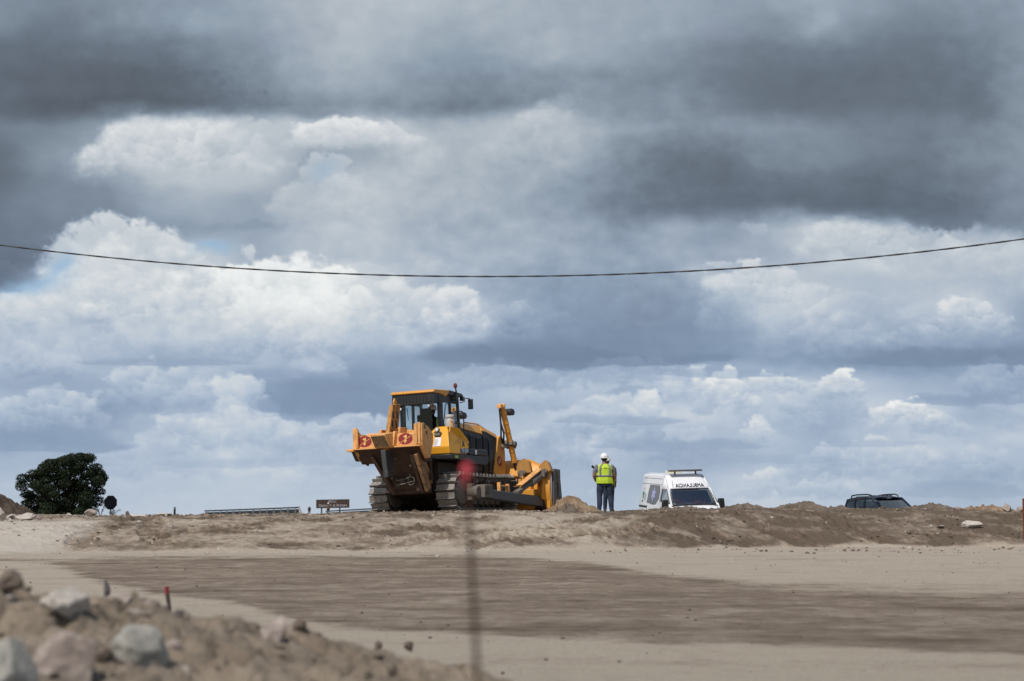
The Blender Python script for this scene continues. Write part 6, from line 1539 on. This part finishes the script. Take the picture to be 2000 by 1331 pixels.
def rk(px, py, w, h, Y, m, seed, label, name='rock', deep=None, rot=0, chop=7, cat='rock', rough=.09):
    """rock centred on the line of sight of (px, py) with apparent size w x h pixels at distance Y"""
    k = Y / FPX; q = at(px, py, Y)
    if Y > 36: q.z = gz(q.x, Y) + h * k * .5 * .72          # bedded in the ground
    return rock(name, q, (w * k / 2 * 1.12, (deep or w * .8) * k / 2, h * k / 2 * 1.15), m, seed, label, cat, rot=(0, rot, seed), chop=chop, rough=rough)
rk(178, 997, 28, 22, 44.6, M_ROCKP, 31, 'rounded pinkish boulder on the crest in front of the oak')
rk(135, 1007, 17, 10, 45.0, M_ROCKW, 32, 'small pale grey rock left of the pinkish boulder')
rk(248, 1003, 18, 12, 44.6, M_ROCKB, 33, 'dark brown stone on the crest right of the octagonal sign')
rk(2, 1020, 26, 30, 42.5, M_ROCKW, 34, 'white boulder cut by the left edge below the dark mound')
rk(50, 1026, 46, 16, 42.5, M_ROCKW, 35, 'flat pale broken rock right of the white boulder at the left edge')
rk(22, 1012, 24, 12, 43.5, M_ROCKW, 36, 'small pale rock behind the white boulder at the left edge')
rk(75, 1020, 20, 9, 43.0, M_ROCKP, 37, 'small flat rock at the right end of the rocks by the left edge')
rk(272, 1007, 36, 8, 44.0, M_ROCKW, 38, 'flat white rock slab right of the dark brown stone')
rk(238, 1010, 22, 6, 44.5, M_ROCKW, 39, 'small flat white rock below the dark brown stone')
rk(318, 1008, 40, 9, 44.2, M_ROCKW, 40, 'flat white rock slab near the small marker post')
rk(1872, 988, 17, 9, 48.8, M_ROCKP, 41, 'small blocky stone lying on the crest right of the dark car')
rk(1966, 990, 26, 22, 49.0, M_ROCKP, 42, 'upright pale stone in the rubble near the right edge')
rk(1992, 996, 22, 13, 49.0, M_ROCKP, 43, 'low stone beside the upright pale stone at the right edge')
rk(1895, 1042, 48, 15, 45.2, M_ROCKW, 44, 'long pale boulder lying on the dark slope at the right', chop=9)
rk(1838, 1044, 22, 6, 45.0, M_ROCKW, 45, 'small pale flat stone left of the long pale boulder')
rk(1818, 1040, 6, 5, 45.0, M_ROCKW, 46, 'white pebble up and left of the long pale boulder')
rk(1907, 1031, 5, 3, 45.4, M_ROCKW, 47, 'white pebble just above the long pale boulder')
rk(1806, 1031, 6, 3, 45.6, M_ROCKW, 48, 'white pebble on the dark slope below the dark car')

M_CLOD = soil_mat('clod_soil', (.09, .07, .054), (.15, .118, .09), (.23, .185, .145), scale=4)
# broken soil on top of the crest mounds
# loose crumbs and stones nobody could count
def crumbs(name, n, seed, m, xr, yr, smin, smax, dens=None, kindlabel=None, zfun=None, cat='stones'):
    rnd = np.random.RandomState(seed)
    bm = bmesh.new(); bmesh.ops.create_icosphere(bm, subdivisions=1, radius=1); bv = np.array([v.co[:] for v in bm.verts]); bf = np.array([[v.index for v in f.verts] for f in bm.faces]); bm.free()
    x = rnd.uniform(*xr, n * 3); y = rnd.uniform(*yr, n * 3)
    if dens is not None: k = rnd.uniform(0, 1, n * 3) < dens(x, y); x, y = x[k][:n], y[k][:n]
    else: x, y = x[:n], y[:n]
    n = len(x); z = (zfun or ground_z)(x, y); s = smin + (smax - smin) * rnd.uniform(0, 1, n) ** 4
    sc = s[:, None] * rnd.uniform(.6, 1.3, (n, 3)) * np.array([1, 1, .7])
    V = bv[None] * (1 + .3 * rnd.uniform(-1, 1, (n, len(bv), 1))) * sc[:, None, :]
    a = rnd.uniform(0, 6.28, n); ca, sa = np.cos(a)[:, None], np.sin(a)[:, None]
    X = V[..., 0] * ca - V[..., 1] * sa; Y_ = V[..., 0] * sa + V[..., 1] * ca
    V = np.stack([X + x[:, None], Y_ + y[:, None], V[..., 2] + (z + s * .25)[:, None]], -1).reshape(-1, 3)
    F = (bf[None] + (np.arange(n) * len(bv))[:, None, None]).reshape(-1, 3)
    o = mesh_np(name, V, F, m, None, smooth=False); tag(o, kindlabel, cat, kind='stuff'); return o
patchy = lambda x, y: sstep(.05, .45, fbm(x * .7, y * .8, 4, 81)) + .03
crumbs('soil_crumbs', 15000, 1, M_CLOD, (-17, 17), (36, 54), .010, .05, lambda x, y: (1 - .75 * (y < np.interp(x, FOOT_X, FOOT_Y))) * patchy(x, y) * (.25 + .75 * sstep(0, 5, x + 2 * fbm(x * .3, y * .3, 3, 5))) + .5 * np.exp(-((y - np.interp(x, CREST_X, CREST_Y) - .4) / .7) ** 2), 'dark clods of loose soil strewn over the embankment and its crest', cat='soil clods')
crumbs('pale_stones', 1600, 2, M_ROCKW, (-17, 17), (34, 50), .008, .045, lambda x, y: patchy(x, y) * (1 - .6 * (y < np.interp(x, FOOT_X, FOOT_Y))), 'small pale stones strewn over the embankment')
crumbs('pale_rubble', 260, 5, M_ROCKW, (-14.5, -8.6), (41.5, 45.0), .015, .12, lambda x, y: .04 + .9 * sstep(-11.9, -13, x), 'pale broken rubble at the left end of the crest')
crumbs('flat_crumbs', 1300, 3, M_CLOD, (-10, 10), (10, 38), .005, .020, lambda x, y: .15 + patchy(x * .8, y * .4) * .9, 'brown crumbs of soil on the levelled ground', cat='soil clods')

# ================================================================ FOREGROUND HEAP
HX = [(-300, 1085), (0, 1126), (40, 1128), (80, 1150), (130, 1160), (200, 1160), (260, 1168), (330, 1182), (400, 1196), (470, 1206), (560, 1218), (600, 1228), (650, 1248), (720, 1262), (800, 1270), (900, 1296), (1000, 1322), (1100, 1345), (1300, 1400), (1600, 1440)]
def build_heap():
    xs = np.linspace(-4.5, 1.6, 620); ys = np.linspace(3.6, 9.4, 460); X, Yg = np.meshgrid(xs, ys)
    hx = np.array([(p[0] - 1000) * 6.8 / FPX for p in HX]); hz_ = np.array([EYE - (p[1] - 1003) * 6.8 / FPX for p in HX])
    prof = np.interp(X, hx, hz_) - .03; prof = np.maximum(prof, .0)
    cr = 6.8 + .35 * fbm(X * .7, X * 0, 3, 91)
    back = sstep(2.6, 0, (Yg - cr)); front = 1 - .42 * np.clip((cr - Yg) / 2.6, 0, 1) ** 1.2
    h = np.where(Yg > cr, prof * back, prof * front)
    n1 = fbm(X * 1.5, Yg * 1.5, 5, 92, .6); n2 = fbm(X * 5, Yg * 5, 5, 93, .65); n3 = fbm(X * 14, Yg * 14, 4, 94, .65)
    wx_ = X + .12 * n2; wy_ = Yg + .12 * fbm(X * 5 + 7, Yg * 5, 4, 96, .6)
    bl_ = np.abs(vnoise(wx_ * 3.0, wy_ * 3.0, 95)) + .5 * np.abs(vnoise(wx_ * 6.5, wy_ * 6.5, 97))
    k = np.clip(h * 4, 0, 1)
    gap = sstep(.15, .0, np.abs(vnoise(wx_ * 2.4 + 9, wy_ * 2.4, 98))) * sstep(-.1, .3, n1 + .3 * n2)
    z = h + k * (.095 * n1 + .13 * (np.clip(bl_, 0, .55) - .3) + .03 * n2 + .012 * n3 - .13 * gap) - .02
    V = np.stack([X, Yg, z], -1).reshape(-1, 3); o = mesh_np('rubble_heap', V, grid_faces(len(ys), len(xs)), M_HEAP)
    tag(o, 'blurred near heap of brown earth and clods along the bottom left', 'earth heap')
    from_x = lambda x, y: z[np.clip(((y - ys[0]) / (ys[1] - ys[0])).astype(int), 0, len(ys) - 1), np.clip(((x - xs[0]) / (xs[1] - xs[0])).astype(int), 0, len(xs) - 1)]
    return from_x
heap_z = build_heap()
crumbs('heap_clods', 1600, 7, M_HEAP, (-3.6, 1.0), (5.0, 7.6), .005, .030, lambda x, y: .4 + 0 * x, 'earth clods and small stones on the near heap', zfun=heap_z, cat='soil clods')
crumbs('heap_stones', 90, 17, M_ROCKP, (-2.6, -.6), (5.2, 7.3), .016, .075, lambda x, y: .2 + .8 * sstep(-1.0, -1.6, x), 'pale broken stones packed into the left of the near heap', zfun=heap_z)
def rkh(px, py, w, h, m, seed, label, push=.35, **kw):
    """rock half sunk where the line of sight of (px, py + push*h) meets the heap"""
    Y = 4.2
    while Y < 8.5:
        q = at(px, py + push * h, Y)
        if q.z < float(heap_z(np.array([q.x]), np.array([Y]))[0]): break
        Y += .02
    return rk(px, py, w, h, Y, m, seed, label, **kw)
rkh(136, 1176, 104, 68, M_ROCKW, 51, 'pale pointed boulder high on the near heap', rot=.15, chop=6)
rkh(22, 1314, 140, 112, M_ROCKG, 52, 'big pale grey slab in the bottom left corner', chop=5, rot=-.1, push=.2)
rkh(134, 1296, 156, 138, M_ROCKP, 53, 'large pinkish grey boulder beside the grey slab in the bottom left corner', chop=7, rot=-.3, push=.2)
rkh(290, 1272, 140, 92, M_ROCKG, 54, 'greenish grey wedge shaped rock on the near heap', chop=6, rot=-.35)
rkh(203, 1283, 44, 42, M_ROCKB, 55, 'small brown stone between the pinkish boulder and the greenish rock')
rkh(209, 1151, 16, 40, M_ROCKD, 56, 'dark upright stone standing on the top of the near heap', chop=5)
rkh(352, 1198, 22, 15, M_ROCKD, 57, 'small dark stone on the heap at the foot of the red topped peg')
rkh(16, 1142, 74, 48, M_ROCKB, 58, 'brown boulder at the left end of the top of the near heap', rough=.14)
rkh(585, 1226, 34, 36, M_ROCKB, 59, 'brown angular clod at the top of the heap in its middle', rough=.14)
rkh(738, 1260, 16, 20, M_ROCKB, 60, 'small pointed brown stone on the low right part of the heap')
rkh(800, 1262, 26, 22, M_ROCKB, 61, 'rounded brown stone near the right end of the heap', rough=.12)
rkh(340, 1262, 44, 26, M_ROCKP, 62, 'small pale pinkish stone at the right shoulder of the greenish rock')
